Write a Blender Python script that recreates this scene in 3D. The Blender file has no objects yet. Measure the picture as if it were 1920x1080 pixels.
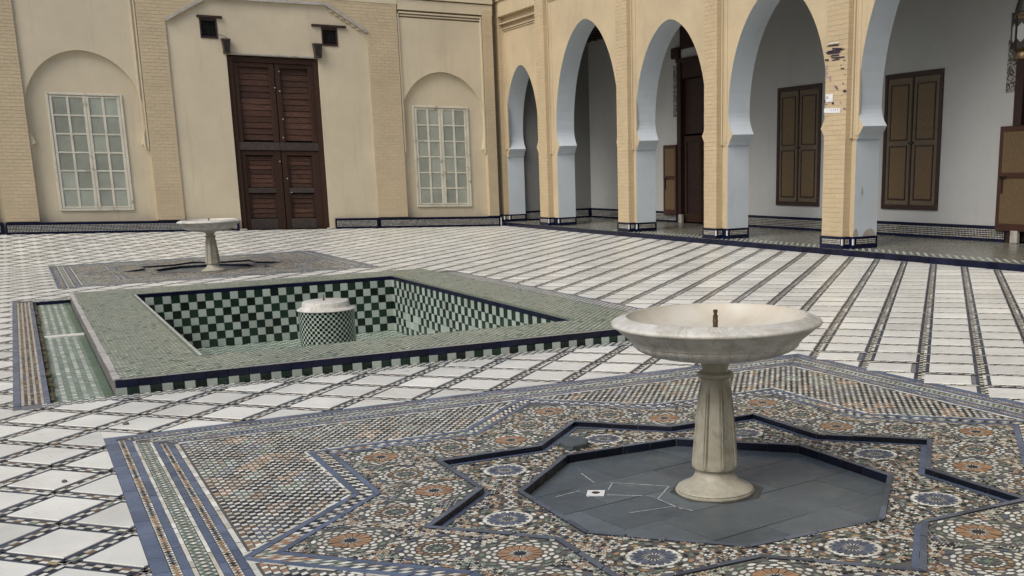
import bpy, bmesh, math, random
import numpy as np
from mathutils import Matrix, Vector
from mathutils.geometry import tessellate_polygon
R = math.radians
rnd = random.Random(7)
S2 = math.sqrt(2)
C = bpy.context.scene.collection
scene = bpy.context.scene

# ------------------------------------------------------------------ camera
cam_d = bpy.data.cameras.new('camera'); cam = bpy.data.objects.new('camera', cam_d); C.objects.link(cam)
cam_d.sensor_fit = 'HORIZONTAL'; cam_d.sensor_width = 36; cam_d.lens = 2056.1 / 1920 * 36
cam_d.shift_x = (960 - 1032.4) / 1920; cam_d.shift_y = (779.1 - 540) / 1920
cam_d.clip_start = .05; cam_d.clip_end = 500
r_ = (0.900722, -0.433393, -0.029501); u_ = (0.122251, 0.187736, 0.974582); f_ = (0.416839, 0.881434, -0.222080)
cam.matrix_world = Matrix(((r_[0], u_[0], -f_[0], 0), (r_[1], u_[1], -f_[1], 0), (r_[2], u_[2], -f_[2], 1.7), (0, 0, 0, 1)))
scene.camera = cam
# ------------------------------------------------------------------ sky, sun, exposure
SUN_EL, SUN_AZ = 48, 246
w = bpy.data.worlds.new('World'); scene.world = w; w.use_nodes = True
nt = w.node_tree; bg = nt.nodes['Background']
sky = nt.nodes.new('ShaderNodeTexSky'); sky.sky_type = 'NISHITA'; sky.sun_disc = False
sky.sun_elevation = R(SUN_EL); sky.sun_rotation = R(SUN_AZ)
sky.air_density = .8; sky.dust_density = 4.0; sky.ozone_density = .4
nt.links.new(sky.outputs[0], bg.inputs[0]); bg.inputs[1].default_value = .10
sl = bpy.data.lights.new('sun', 'SUN'); sl.energy = 1.5; sl.angle = R(38); sl.color = (1, .975, .93)
so = bpy.data.objects.new('sun', sl); C.objects.link(so)
az, el = R(SUN_AZ), R(SUN_EL)
sd = Vector((math.sin(az) * math.cos(el), math.cos(az) * math.cos(el), math.sin(el)))
so.rotation_euler = sd.to_track_quat('Z', 'Y').to_euler(); so.location = (0, 0, 30)
scene.view_settings.view_transform = 'Standard'; scene.view_settings.look = 'None'
scene.view_settings.exposure = .32; scene.view_settings.gamma = 1; scene.view_settings.use_curve_mapping = False

# ------------------------------------------------------------------ materials
def mat(name, col, rough=.6, var=.0, nscale=8., bump=0., bscale=60., col2=None, spec=.5, n2=.5, isl=0., attr=False, metal=0., stretch=None, stain=None, coat=0., n_lo=.35, n_hi=.65, streak=None):
    m = bpy.data.materials.new(name); m.use_nodes = True; t = m.node_tree; N = t.nodes; L = t.links
    b = N['Principled BSDF']; b.inputs['Roughness'].default_value = rough
    b.inputs['Specular IOR Level'].default_value = spec; b.inputs['Metallic'].default_value = metal
    b.inputs['Coat Weight'].default_value = coat; b.inputs['Coat Roughness'].default_value = .12
    geo = N.new('ShaderNodeNewGeometry'); pos = geo.outputs['Position']
    mp = N.new('ShaderNodeMapping'); L.new(pos, mp.inputs[0])
    if stretch: mp.inputs['Scale'].default_value = stretch
    def noise(s, d=6, rg=.6):
        n = N.new('ShaderNodeTexNoise'); n.inputs['Scale'].default_value = s; n.inputs['Detail'].default_value = d
        n.inputs['Roughness'].default_value = rg; L.new(mp.outputs[0], n.inputs['Vector']); return n.outputs[0]
    def mix(mode, f, a, b_):
        x = N.new('ShaderNodeMix'); x.data_type = 'RGBA'; x.blend_type = mode
        for s, v in ((x.inputs[0], f), (x.inputs[6], a), (x.inputs[7], b_)):
            if hasattr(v, 'is_linked') or hasattr(v, 'links'): L.new(v, s)
            else: s.default_value = v if not isinstance(v, tuple) else (*v, 1)[:4]
        return x.outputs[2]
    def rng(v, a, b_, c=0., d=1.):
        x = N.new('ShaderNodeMapRange'); L.new(v, x.inputs[0])
        for i, q in enumerate((a, b_, c, d)): x.inputs[i + 1].default_value = q
        return x.outputs[0]
    if attr:
        a = N.new('ShaderNodeAttribute'); a.attribute_name = 'Col'; c = a.outputs['Color']
    else:
        c = None
    nz = noise(nscale)
    if col2 is not None:
        c = mix('MIX', rng(nz, n_lo, n_hi), (*col,), (*col2,))
    elif c is None:
        rgb = N.new('ShaderNodeRGB'); rgb.outputs[0].default_value = (*col, 1); c = rgb.outputs[0]
    if var:
        v = rng(noise(nscale * .37 + .3, 5), .3, .7, 1 - var, 1 + var)
        c = mix('MULTIPLY', 1., c, mix('MIX', v, (0., 0., 0.), (1., 1., 1.)) if False else v)
    if isl:
        oi = N.new('ShaderNodeObjectInfo')
        ad = N.new('ShaderNodeMath'); ad.operation = 'ADD'; L.new(oi.outputs['Random'], ad.inputs[0]); L.new(geo.outputs['Random Per Island'], ad.inputs[1])
        fr = N.new('ShaderNodeMath'); fr.operation = 'FRACT'; L.new(ad.outputs[0], fr.inputs[0])
        v = rng(fr.outputs[0], 0, 1, 1 - isl, 1 + isl)
        c = mix('MULTIPLY', 1., c, v)
    if stain:
        sc, col_s, lo, hi, amt = stain
        x = rng(noise(sc, 8, .7), lo, hi, 0, amt)
        c = mix('MIX', x, c, col_s)
    if streak:
        sc, vec, col_s, lo, hi, amt = streak
        m2 = N.new('ShaderNodeMapping'); L.new(pos, m2.inputs[0]); m2.inputs['Scale'].default_value = vec
        n2_ = N.new('ShaderNodeTexNoise'); n2_.inputs['Scale'].default_value = sc; n2_.inputs['Detail'].default_value = 7; n2_.inputs['Roughness'].default_value = .65
        L.new(m2.outputs[0], n2_.inputs['Vector']); c = mix('MIX', rng(n2_.outputs[0], lo, hi, 0, amt), c, col_s)
    L.new(c, b.inputs['Base Color'])
    if rough < .9:
        L.new(rng(noise(nscale * 1.7 + 3, 4), .3, .7, max(.04, rough * .75), min(1, rough * 1.3)), b.inputs['Roughness'])
    if bump:
        bp_ = N.new('ShaderNodeBump'); bp_.inputs['Strength'].default_value = bump; bp_.inputs['Distance'].default_value = .01
        L.new(noise(bscale, 4), bp_.inputs['Height']); L.new(bp_.outputs[0], b.inputs['Normal'])
    m['_'] = 1; return m

def extra(m, fn):
    t = m.node_tree; fn(t.nodes, t.links, t.nodes['Principled BSDF']); return m

M = {}
CREAM = (.50, .41, .265)
M['cream'] = mat('cream_plaster', CREAM, .85, var=.10, nscale=1.6, bump=.25, bscale=35, stain=(1.1, (.38, .31, .205), .52, .8, .45), streak=(1.6, (3., 3., .35), (.40, .315, .20), .54, .74, .45))
M['buff'] = mat('buff_plaster', (.595, .525, .38), .85, var=.08, nscale=1.2, bump=.25, bscale=35, stain=(.9, (.48, .42, .31), .5, .8, .5), streak=(1.5, (3., 3., .3), (.42, .36, .25), .54, .74, .45))
M['brick'] = mat('cream_brick', (.50, .40, .25), .8, var=.07, nscale=2., bump=.35, bscale=50, isl=.035)
M['brick2'] = mat('buff_brick', (.53, .44, .29), .8, var=.07, nscale=2., bump=.35, bscale=50, isl=.035)
M['mortar'] = mat('mortar', (.44, .35, .215), .9, var=.1)
M['mortar2'] = mat('buff_mortar', (.52, .43, .285), .9, var=.1)
M['lime'] = mat('limewash', (.54, .60, .645), .8, var=.06, nscale=1.3, bump=.2, bscale=25, stain=(1.7, (.42, .44, .44), .56, .8, .5), streak=(2.2, (2., 2., .5), (.40, .43, .44), .58, .75, .4))
M['galwall'] = mat('white_wall', (.42, .43, .42), .85, var=.06, nscale=.9, bump=.2, bscale=25, stain=(1.3, (.34, .34, .32), .54, .8, .4), streak=(1.8, (2.5, 2.5, .4), (.34, .335, .31), .57, .76, .4))
M['scar'] = mat('bare_plaster', (.36, .33, .28), .9, var=.2, nscale=9)
M['grout'] = mat('grout', (.16, .16, .165), .7, var=.2, nscale=6, bump=.2)
M['bed'] = mat('mosaic_bed_grout', (.105, .10, .088), .75, var=.25, nscale=6)
M['grout_d'] = mat('dark_grout', (.045, .046, .05), .6, var=.2, nscale=6)
M['marble'] = mat('marble_tile', (.71, .715, .66), .34, var=.11, nscale=3.2, isl=.12, bump=.04, bscale=30, stain=(2.3, (.46, .37, .25), .54, .82, .5), streak=(14., (1., 1., 1.), (.20, .18, .15), .70, .76, .55))
M['zel'] = mat('zellige', (1, 1, 1), .34, spec=.4, var=.10, nscale=3., attr=True, isl=.20, stain=(.9, (.20, .17, .13), .55, .85, .35))
M['blue'] = mat('blue_tile', (.115, .145, .210), .3, var=.15, nscale=5, isl=.22, bump=.1, bscale=40, col2=(.085, .110, .170))
M['navy'] = mat('navy_tile', (.005, .007, .027), .2, spec=.28, var=.2, nscale=6, isl=.3, bump=.06, bscale=30)
M['kerb'] = mat('kerb_tile_top', (.085, .098, .122), .36, var=.2, nscale=7, isl=.3, bump=.1, bscale=40, stain=(9., (.20, .13, .07), .62, .75, .6))  # worn kerb top; sky reflection is also put into its pale colour
M['kside'] = mat('kerb_glazed_side', (.006, .008, .018), .3, var=.2, nscale=7, spec=.3, isl=.3, stain=(9., (.16, .10, .05), .62, .75, .5))
M['dgreen'] = mat('dark_green_tile', (.006, .019, .012), .2, var=.3, nscale=4, isl=.7, bump=.05, bscale=30)
M['pgreen'] = mat('pale_glazed_tile', (.37, .43, .385), .2, var=.08, nscale=4, isl=.13, bump=.05, bscale=30, stain=(2.2, (.34, .30, .22), .5, .8, .5))
M['pool_grout'] = mat('pool_grout', (.15, .145, .14), .8, var=.2, nscale=7)
M['sage'] = mat('sage_zellige', (.085, .145, .095), .3, var=.12, nscale=4, bump=.1, bscale=50, stain=(1.5, (.26, .24, .18), .5, .8, .5))
M['palegrout'] = mat('worn_pale_edge', (.41, .40, .365), .8, var=.2, nscale=9, bump=.3)
M['slate'] = mat('slate', (.078, .096, .104), .36, var=.25, nscale=3.4, isl=.26, bump=.15, bscale=25, stain=(1.7, (.17, .18, .18), .52, .85, .6), streak=(9., (1., .35, 1.), (.42, .43, .43), .67, .74, .65))
M['paver'] = mat('dark_paver', (.035, .036, .035), .3, var=.3, nscale=9, bump=.3, bscale=30)
M['chalk'] = mat('pale_joint_mortar', (.42, .42, .41), .85, var=.2, nscale=20)
M['steel'] = mat('drain_plate', (.72, .74, .75), .35, var=.1, nscale=20)
M['black'] = mat('black_void', (.006, .006, .006), .9)
M['wood'] = mat('brown_wood', (.045, .020, .014), .6, nscale=14, col2=(.095, .047, .030), isl=.35, spec=.3, bump=.3, bscale=40, stretch=(.6, 3, 4), stain=(3., (.025, .013, .010), .5, .75, .6))
M['wood_v'] = mat('brown_wood_rail', (.028, .0145, .0095), .75, spec=.25, nscale=16, col2=(.050, .025, .016), isl=.2, bump=.3, bscale=40, stretch=(4, 3, .6))
M['wood_d'] = mat('weathered_dark_rail', (.030, .022, .019), .7, nscale=14, col2=(.055, .042, .036), isl=.2, bump=.3, bscale=40)
M['frame_d'] = mat('dark_frame_wood', (.022, .010, .008), .5, nscale=12, col2=(.035, .014, .010), bump=.2)
M['ochre'] = mat('ochre_wood', (.10, .068, .032), .55, nscale=18, col2=(.15, .10, .048), bump=.2, stretch=(3, 3, .7), stain=(30, (.09, .05, .02), .55, .7, .6))
M['ochre2'] = mat('ochre_leaf_wood', (.095, .072, .045), .6, nscale=18, col2=(.13, .098, .06), bump=.2)
M['winwood'] = mat('white_window_paint', (.60, .58, .48), .7, var=.12, nscale=6, bump=.3, bscale=40, stain=(5., (.20, .16, .115), .56, .68, .8))
M['glass'] = mat('curtained_glass', (.31, .335, .285), .10, var=.2, nscale=2.4, isl=.14, bump=.03, bscale=6)
M['coping'] = mat('coping_stone', (.42, .40, .36), .8, var=.25, nscale=6, bump=.5, bscale=25, stain=(4., (.2, .18, .15), .5, .7, .5))
M['gfloor'] = mat('gallery_floor_tile', (.17, .172, .145), .24, var=.10, nscale=2., bump=.03, bscale=30, stain=(1.2, (.10, .10, .085), .5, .8, .5))
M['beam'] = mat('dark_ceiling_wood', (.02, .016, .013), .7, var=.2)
M['brass'] = mat('old_brass', (.12, .085, .045), .45, metal=.8, nscale=30, var=.4, bump=.4)
M['lantern'] = mat('dark_lantern_metal', (.020, .017, .014), .5, metal=.5, nscale=30, bump=.3)
M['lglass'] = mat('frosted_lantern_glass', (.22, .23, .23), .3)
M['leaf'] = mat('dry_leaf', (.24, .14, .035), .7, isl=.5)
M['moss'] = mat('mossy_grime', (.10, .085, .035), .9, nscale=14, col2=(.030, .032, .018), bump=.8, bscale=40, stain=(9., (.24, .17, .04), .55, .7, .8))
M['ink'] = mat('dark_ink_tape', (.012, .010, .020), .8, nscale=30, col2=(.06, .03, .05))
M['purple'] = mat('faded_purple_paint', (.26, .17, .26), .85, nscale=40, col2=(.44, .33, .27))
M['paper'] = mat('torn_white_paper', (.72, .72, .72), .8, nscale=40, var=.06)
M['carved'] = mat('carved_stucco', (.06, .055, .05), .8, nscale=24, col2=(.30, .29, .27), bump=.8, bscale=24, n_lo=.46, n_hi=.54)
M['pebble'] = mat('grey_pebble', (.12, .115, .10), .8, var=.3, nscale=40)
M['lip'] = mat('grey_step_nosing', (.17, .18, .19), .35, var=.15)

# fountain marble: veined, weathered
def marble_nodes(N, L, b, tone=(1, 1, 1)):
    geo = N.new('ShaderNodeTexCoord')
    def noise(s, d, rg, dist=0.):
        n = N.new('ShaderNodeTexNoise'); n.inputs['Scale'].default_value = s; n.inputs['Detail'].default_value = d
        n.inputs['Roughness'].default_value = rg; n.inputs['Distortion'].default_value = dist
        L.new(geo.outputs['Object'], n.inputs['Vector']); return n.outputs[0]
    def ramp(v, pts):
        r = N.new('ShaderNodeValToRGB'); L.new(v, r.inputs[0]); e = r.color_ramp.elements
        e[0].position, e[0].color = pts[0][0], (*pts[0][1], 1); e[1].position, e[1].color = pts[-1][0], (*pts[-1][1], 1)
        for p, c in pts[1:-1]: q = e.new(p); q.color = (*c, 1)
        return r.outputs[0]
    def mixc(mode, f, a, c):
        x = N.new('ShaderNodeMix'); x.data_type = 'RGBA'; x.blend_type = mode
        if isinstance(f, float): x.inputs[0].default_value = f
        else: L.new(f, x.inputs[0])
        L.new(a, x.inputs[6]); L.new(c, x.inputs[7]); return x.outputs[2]
    base = ramp(noise(5, 8, .65), [(.3, (.45, .44, .385)), (.52, (.60, .595, .55)), (.7, (.70, .70, .665))])
    a = N.new('ShaderNodeMath'); a.operation = 'ABSOLUTE'
    s = N.new('ShaderNodeMath'); s.operation = 'SUBTRACT'; s.inputs[1].default_value = .5
    L.new(noise(1.7, 9, .68, .9), s.inputs[0]); L.new(s.outputs[0], a.inputs[0])
    vein = ramp(a.outputs[0], [(0., (.30, .30, .30)), (.006, (.72, .72, .71)), (.022, (1, 1, 1))])
    c = mixc('MULTIPLY', .45, base, vein)
    grime = ramp(noise(9, 8, .75), [(.45, (1, 1, 1)), (.72, (.74, .69, .58))])
    c = mixc('MULTIPLY', .8, c, grime)
    tn = N.new('ShaderNodeRGB'); tn.outputs[0].default_value = (*tone, 1); c = mixc('MULTIPLY', 1., c, tn.outputs[0])
    L.new(c, b.inputs['Base Color']); b.inputs['Roughness'].default_value = .45
    bp_ = N.new('ShaderNodeBump'); bp_.inputs['Strength'].default_value = .15; bp_.inputs['Distance'].default_value = .003
    L.new(noise(45, 5, .6), bp_.inputs['Height']); L.new(bp_.outputs[0], b.inputs['Normal'])
M['fmarble'] = bpy.data.materials.new('carved_marble'); M['fmarble'].use_nodes = True; extra(M['fmarble'], marble_nodes)
M['wmarble'] = bpy.data.materials.new('weathered_marble'); M['wmarble'].use_nodes = True; extra(M['wmarble'], lambda N, L, b: marble_nodes(N, L, b, (.70, .68, .60)))
M['fstain'] = mat('limescale_marble', (.50, .455, .36), .5, nscale=5, col2=(.56, .54, .47), bump=.15, bscale=40, stain=(4., (.40, .31, .18), .58, .8, .45))

WHITE = (.66, .67, .60); DARK = (.020, .021, .021); ORANGE = (.345, .20, .105); OCHRE = (.34, .24, .115); CREAMY = (.56, .535, .44); TAN = (.36, .26, .16)
SAGE = (.155, .205, .155); BLUE = (.095, .113, .155); BROWN = (.17, .105, .06); GREY = (.085, .09, .095)

# ------------------------------------------------------------------ mesh helpers
WP = {}
def gz(x, y):
    "the court floor rises a little towards the far left corner"
    if y <= 24.7 or x >= 12.8: return 0.
    return .034 * (12.8 - x) * min(1., ((y - 24.7) / 5.6) ** 1.3)
class MB:
    def __init__(s, warp=False): s.v = []; s.f = []; s.m = []; s.c = []; s.warp = warp; s.hascol = False
    def face(s, pts, m=0, col=None):
        n = len(s.v); s.v += [tuple(p) for p in pts]; s.f.append(tuple(range(n, n + len(pts)))); s.m.append(m)
        if col is not None: s.hascol = True
        s.c += [col or (1, 1, 1)] * len(pts)
    def mesh(s, vs, fs, m=0):
        n = len(s.v); s.v += [tuple(p) for p in vs]; s.c += [(1, 1, 1)] * len(vs)
        for f in fs: s.f.append(tuple(n + i for i in f)); s.m.append(m)
    def box(s, x0, x1, y0, y1, z0, z1, m=0, b=0.):
        if b:
            s.bbox(x0, x1, y0, y1, z0, z1, m, b); return
        s.mesh([(x0, y0, z0), (x1, y0, z0), (x1, y1, z0), (x0, y1, z0), (x0, y0, z1), (x1, y0, z1), (x1, y1, z1), (x0, y1, z1)],
               [(0, 3, 2, 1), (4, 5, 6, 7), (0, 1, 5, 4), (1, 2, 6, 5), (2, 3, 7, 6), (3, 0, 4, 7)], m)
    def bbox(s, x0, x1, y0, y1, z0, z1, m, b):
        bm = bmesh.new()
        bmesh.ops.create_cube(bm, size=1, matrix=Matrix.Translation(((x0 + x1) / 2, (y0 + y1) / 2, (z0 + z1) / 2)) @ Matrix.Diagonal((x1 - x0, y1 - y0, z1 - z0, 1)))
        bmesh.ops.bevel(bm, geom=bm.edges[:], offset=b, segments=1, affect='EDGES')
        bm.verts.index_update(); s.mesh([v.co[:] for v in bm.verts], [[v.index for v in f.verts] for f in bm.faces], m); bm.free()
    def prism(s, poly, z0, z1, m=0, bev=0.):
        "poly: xy points counter-clockwise"
        n = len(poly)
        if bev:
            cx = sum(p[0] for p in poly) / n; cy = sum(p[1] for p in poly) / n
            top = []
            for p in poly:
                d = math.hypot(p[0] - cx, p[1] - cy) or 1; k = max(.2, 1 - bev * 1.4 / d)
                top.append((cx + (p[0] - cx) * k, cy + (p[1] - cy) * k, z1))
            vs = [(p[0], p[1], z0) for p in poly] + [(p[0], p[1], z1 - bev) for p in poly] + top
            fs = [tuple(range(2 * n, 3 * n))] + [(i, (i + 1) % n, n + (i + 1) % n, n + i) for i in range(n)] + [(n + i, n + (i + 1) % n, 2 * n + (i + 1) % n, 2 * n + i) for i in range(n)]
        else:
            vs = [(p[0], p[1], z0) for p in poly] + [(p[0], p[1], z1) for p in poly]
            fs = [tuple(range(n, 2 * n))] + [(i, (i + 1) % n, n + (i + 1) % n, n + i) for i in range(n)]
        s.mesh(vs, fs, m)
    def plate(s, outer, holes, fn, d0, d1, m=0, mside=None, mback=None):
        "flat plate with holes; outlines in (a,b), depth d0 (front) to d1; fn(a,b,d)->xyz"
        mside = m if mside is None else mside; mback = m if mback is None else mback
        loops = [outer] + holes
        flat = [p for l in loops for p in l]
        tris = tessellate_polygon([[Vector((p[0], p[1], 0)) for p in l] for l in loops])
        s.mesh([fn(p[0], p[1], d0) for p in flat], tris, m)
        s.mesh([fn(p[0], p[1], d1) for p in flat], tris, mback)
        for l in loops:
            n = len(l)
            for i in range(n):
                a, b = l[i], l[(i + 1) % n]
                s.face([fn(*a, d0), fn(*b, d0), fn(*b, d1), fn(*a, d1)], mside)
    def lathe(s, prof, n=64, cx=0, cy=0, m=0, mod=None, cap=True):
        vs = []
        for k, (r, z) in enumerate(prof):
            for i in range(n):
                a = 2 * math.pi * i / n; rr = r if mod is None else mod(k, a, r)
                vs.append((cx + rr * math.cos(a), cy + rr * math.sin(a), z))
        fs = []
        for k in range(len(prof) - 1):
            for i in range(n):
                j = (i + 1) % n; fs.append((k * n + i, k * n + j, (k + 1) * n + j, (k + 1) * n + i))
        if cap:
            fs.append(tuple(range(n))[::-1]); fs.append(tuple((len(prof) - 1) * n + i for i in range(n)))
        s.mesh(vs, fs, m)
    def bar(s, a, b, w_, h_, m=0, up=(0, 0, 1)):
        a, b = Vector(a), Vector(b); d = (b - a).normalized(); sd_ = d.cross(Vector(up)).normalized(); u = sd_.cross(d)
        vs = []
        for p in (a, b):
            for i, j in ((-1, -1), (1, -1), (1, 1), (-1, 1)): vs.append(p + sd_ * w_ / 2 * i + u * h_ / 2 * j)
        s.mesh(vs, [(0, 3, 2, 1), (4, 5, 6, 7), (0, 1, 5, 4), (1, 2, 6, 5), (2, 3, 7, 6), (3, 0, 4, 7)], m)
    def data(s, name, mats, o=(0, 0, 0), smooth=False):
        me = bpy.data.meshes.new(name)
        v = np.array(s.v, dtype=float).reshape(-1, 3)
        if s.warp and len(v):
            v[:, 2] += np.array([gz(x, y) if y < 30.25 else gz(x, 30.3) for x, y in v[:, :2]])
        v = v - np.array(o)
        me.from_pydata(v.tolist(), [], s.f)
        for mm in (mats if isinstance(mats, (list, tuple)) else [mats]): me.materials.append(mm)
        if any(s.m): me.polygons.foreach_set('material_index', s.m)
        if s.hascol:
            a = me.color_attributes.new('Col', 'FLOAT_COLOR', 'POINT')
            a.data.foreach_set('color', np.hstack([np.array(s.c), np.ones((len(s.c), 1))]).ravel())
        if not s.hascol or smooth:
            bm = bmesh.new(); bm.from_mesh(me)
            if smooth: bmesh.ops.remove_doubles(bm, verts=bm.verts, dist=1e-5)
            bmesh.ops.recalc_face_normals(bm, faces=bm.faces); bm.to_mesh(me); bm.free()
        if smooth:
            me.polygons.foreach_set('use_smooth', [True] * len(me.polygons)); me.set_sharp_from_angle(angle=R(38))
        me.update(); return me
    def build(s, name, mats, parent=None, o=None, smooth=False, **k):
        if not s.f: return None
        if o is None: o = WP[parent] if parent else (0, 0, 0)
        return put(name, s.data(name, mats, o, smooth), parent, o, **k)
def put(name, data, parent=None, o=(0, 0, 0), kind=None, label=None, cat=None, group=None):
    ob = bpy.data.objects.new(name, data); C.objects.link(ob); WP[ob] = tuple(o)
    if parent:
        ob.parent = parent; ob.location = Vector(o) - Vector(WP[parent])
    else: ob.location = o
    for k, v in (('kind', kind), ('label', label), ('category', cat), ('group', group)):
        if v: ob[k] = v
    return ob
def thing(name, label, cat, o, group=None): return put(name, None, None, o, label=label, cat=cat, group=group)
def copy_tree(o, loc=None, parent=None):
    c = o.copy(); C.objects.link(c)
    if parent: c.parent = parent
    if loc: c.location = loc
    for ch in o.children: copy_tree(ch, None, c)
    return c

# polygon tools (xy, convex)
def clip(poly, a, b, c):
    "keep a*x+b*y<=c"
    out = []; n = len(poly)
    for i in range(n):
        p, q = poly[i], poly[(i + 1) % n]; dp = a * p[0] + b * p[1] - c; dq = a * q[0] + b * q[1] - c
        if dp <= 0: out.append(p)
        if dp * dq < 0:
            t = dp / (dp - dq); out.append((p[0] + (q[0] - p[0]) * t, p[1] + (q[1] - p[1]) * t))
    return out
def area(p): return abs(sum(p[i][0] * p[(i + 1) % len(p)][1] - p[(i + 1) % len(p)][0] * p[i][1] for i in range(len(p)))) / 2 if len(p) > 2 else 0
def minus_rect(poly, r):
    if len(poly) < 3: return []
    x0, x1, y0, y1 = r; xs = [p[0] for p in poly]; ys = [p[1] for p in poly]
    if min(xs) >= x1 or max(xs) <= x0 or min(ys) >= y1 or max(ys) <= y0: return [poly]
    out = [clip(poly, 1, 0, x0), clip(poly, -1, 0, -x1)]
    mid = clip(clip(poly, 1, 0, x1), -1, 0, -x0)
    out += [clip(mid, 0, 1, y0), clip(mid, 0, -1, -y1)] if len(mid) > 2 else []
    return [p for p in out if area(p) > 2e-5]
def in_frame(x, y, z=0, m=0):
    d = Vector((x, y, z - 1.7)); zc = d.dot(Vector(f_))
    if zc < .1: return False
    px = 1032.4 + 2056.1 * d.dot(Vector(r_)) / zc; py = 779.1 - 2056.1 * d.dot(Vector(u_)) / zc
    return -m < px < 1920 + m and -m < py < 1080 + m

# ------------------------------------------------------------------ court floor
PX0, PX1, PY0, PY1 = .345, 6.125, 1.975, 7.755        # near mosaic square
QX, QY, QS = 3.15, 22.0, .93                          # far mosaic square centre, scale
QH = 2.89 * QS
AREA_POOL = (-.2, 6.6, 9.10, 17.75)
HOLES = [(PX0, PX1, PY0, PY1), AREA_POOL, (QX - QH, QX + QH, QY - QH, QY + QH)]
FX0, FX1, FY0, FY1 = -7.5, 12.96, 1.0, 30.28
def tri_xy(outer, holes, z, mb, m=0):
    loops = [outer] + holes; flat = [p for l in loops for p in l]
    mb.mesh([(p[0], p[1], z) for p in flat], tessellate_polygon([[Vector((p[0], p[1], 0)) for p in l] for l in loops]), m)
floor = MB(warp=True)
ys = [FY0, 1.975, 7.755, 9.10, 17.75, QY - QH, QY + QH] + [24.75 + .46 * i for i in range(12)] + [FY1]
for j in range(len(ys) - 1):
    y0, y1 = ys[j], ys[j + 1]; cuts = [FX0, FX1]
    for h in HOLES:
        if h[2] < (y0 + y1) / 2 < h[3]: cuts = [FX0, h[0], h[1], FX1]
    for k in range(0, len(cuts), 2):
        nx = 8 if y0 > 24 else 1
        for i in range(nx):
            xa = cuts[k] + (cuts[k + 1] - cuts[k]) * i / nx; xb = cuts[k] + (cuts[k + 1] - cuts[k]) * (i + 1) / nx
            floor.face([(xa, y0, 0), (xb, y0, 0), (xb, y1, 0), (xa, y1, 0)])
court = floor.build('courtyard_floor', M['grout'], kind='structure')

P_, BW = .449, .055
C0, D0 = 3.696, 3.688
def cd(c, d): return ((c - d) / S2, (c + d) / S2)
tiles, strips, pieces = [], MB(warp=True), MB(warp=True)
def floor_polys(pts):
    out = [[p for p in pts]]
    for a, b, c in ((1, 0, FX1), (-1, 0, -FX0), (0, 1, FY1), (0, -1, -FY0)):
        out = [clip(p, a, b, c) for p in out]
    for h in HOLES: out = [q for p in out for q in minus_rect(p, h)]
    return [p for p in out if area(p) > 2e-5]
def rect_cd(c0, c1, d0, d1): return [cd(c0, d0), cd(c1, d0), cd(c1, d1), cd(c0, d1)]
MOSC = [WHITE, DARK, WHITE, BROWN, WHITE, DARK, WHITE, GREY]
for i in range(-14, 66):
    for j in range(-34, 66):
        c, d = C0 + P_ * i, D0 + P_ * j
        mx, my = cd(c + P_ / 2, d + P_ / 2)
        if not (FX0 - .4 < mx < FX1 + .4 and FY0 - .4 < my < FY1 + .4): continue
        if my < 14 and not in_frame(mx, my, 0, 1300): continue
        whole = rect_cd(c + BW, c + P_ - BW, d + BW, d + P_ - BW)
        ps = floor_polys(whole)
        for p in ps: tiles.append((p, len(ps) == 1 and area(p) > .999 * (P_ - 2 * BW) ** 2))
        for ax in (0, 1):                                   # band along c at d, band along d at c
            def rc(a0, a1, b0, b1): return rect_cd(c + a0, c + a1, d + b0, d + b1) if ax == 0 else rect_cd(c + b0, c + b1, d + a0, d + a1)[::-1]
            for s in (-1, 1):
                b0, b1 = (-BW + .003, -.029) if s < 0 else (.029, BW - .003)
                for a0, a1 in ((BW - .02, P_ / 2 - .001), (P_ / 2 + .001, P_ - BW + .02)) if my < 11 else ((BW - .02, P_ - BW + .02),):
                    for p in floor_polys(rc(a0, a1, b0, b1)): strips.face([(q[0], q[1], .003) for q in p])
            n = 9
            st = P_ / n
            for k in range(n):
                col = MOSC[(k + 3 * ((i * 5 + j * 3) % 3)) % 8] if k % 2 else WHITE
                if k % 2 and rnd.random() < .35: col = rnd.choice([SAGE, OCHRE, BROWN, DARK, BLUE, DARK])
                for h in (0, 1):
                    cl = col if h == 0 else (CREAMY if k % 2 else rnd.choice([DARK, DARK, GREY, BROWN]))
                    a0 = -.02 + k * st; sk = .012 * (1 if h else 0)
                    q0, q1 = (-.026, -.001) if h == 0 else (.001, .026)
                    pts = [rc(a0 + sk + .002, a0 + st + sk - .002, q0, q1)]
                    for pp in pts:
                        for p in floor_polys(pp): pieces.face([(q[0], q[1], .004) for q in p], col=cl)
strips.build('blue_joint_strips', mat('slate_blue_strip', (.045, .054, .078), .34, var=.15, nscale=5, isl=.22), court, kind='stuff')
pieces.build('band_mosaic', M['zel'], court, kind='stuff')
tiles.sort(key=lambda t: (0 if any(in_frame(q[0], q[1], 0, 0) for q in t[0]) else 1, min(math.hypot(q[0], q[1]) for q in t[0])))
hw = (P_ - 2 * BW) / 2
tm = MB(); tm.prism([(0, -hw * S2), (hw * S2, 0), (0, hw * S2), (-hw * S2, 0)], 0, .0075, 0, .0025)
tile_me = tm.data('marble_tile', M['marble'])
far_tiles = MB(warp=True); nt_ = 0
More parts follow.
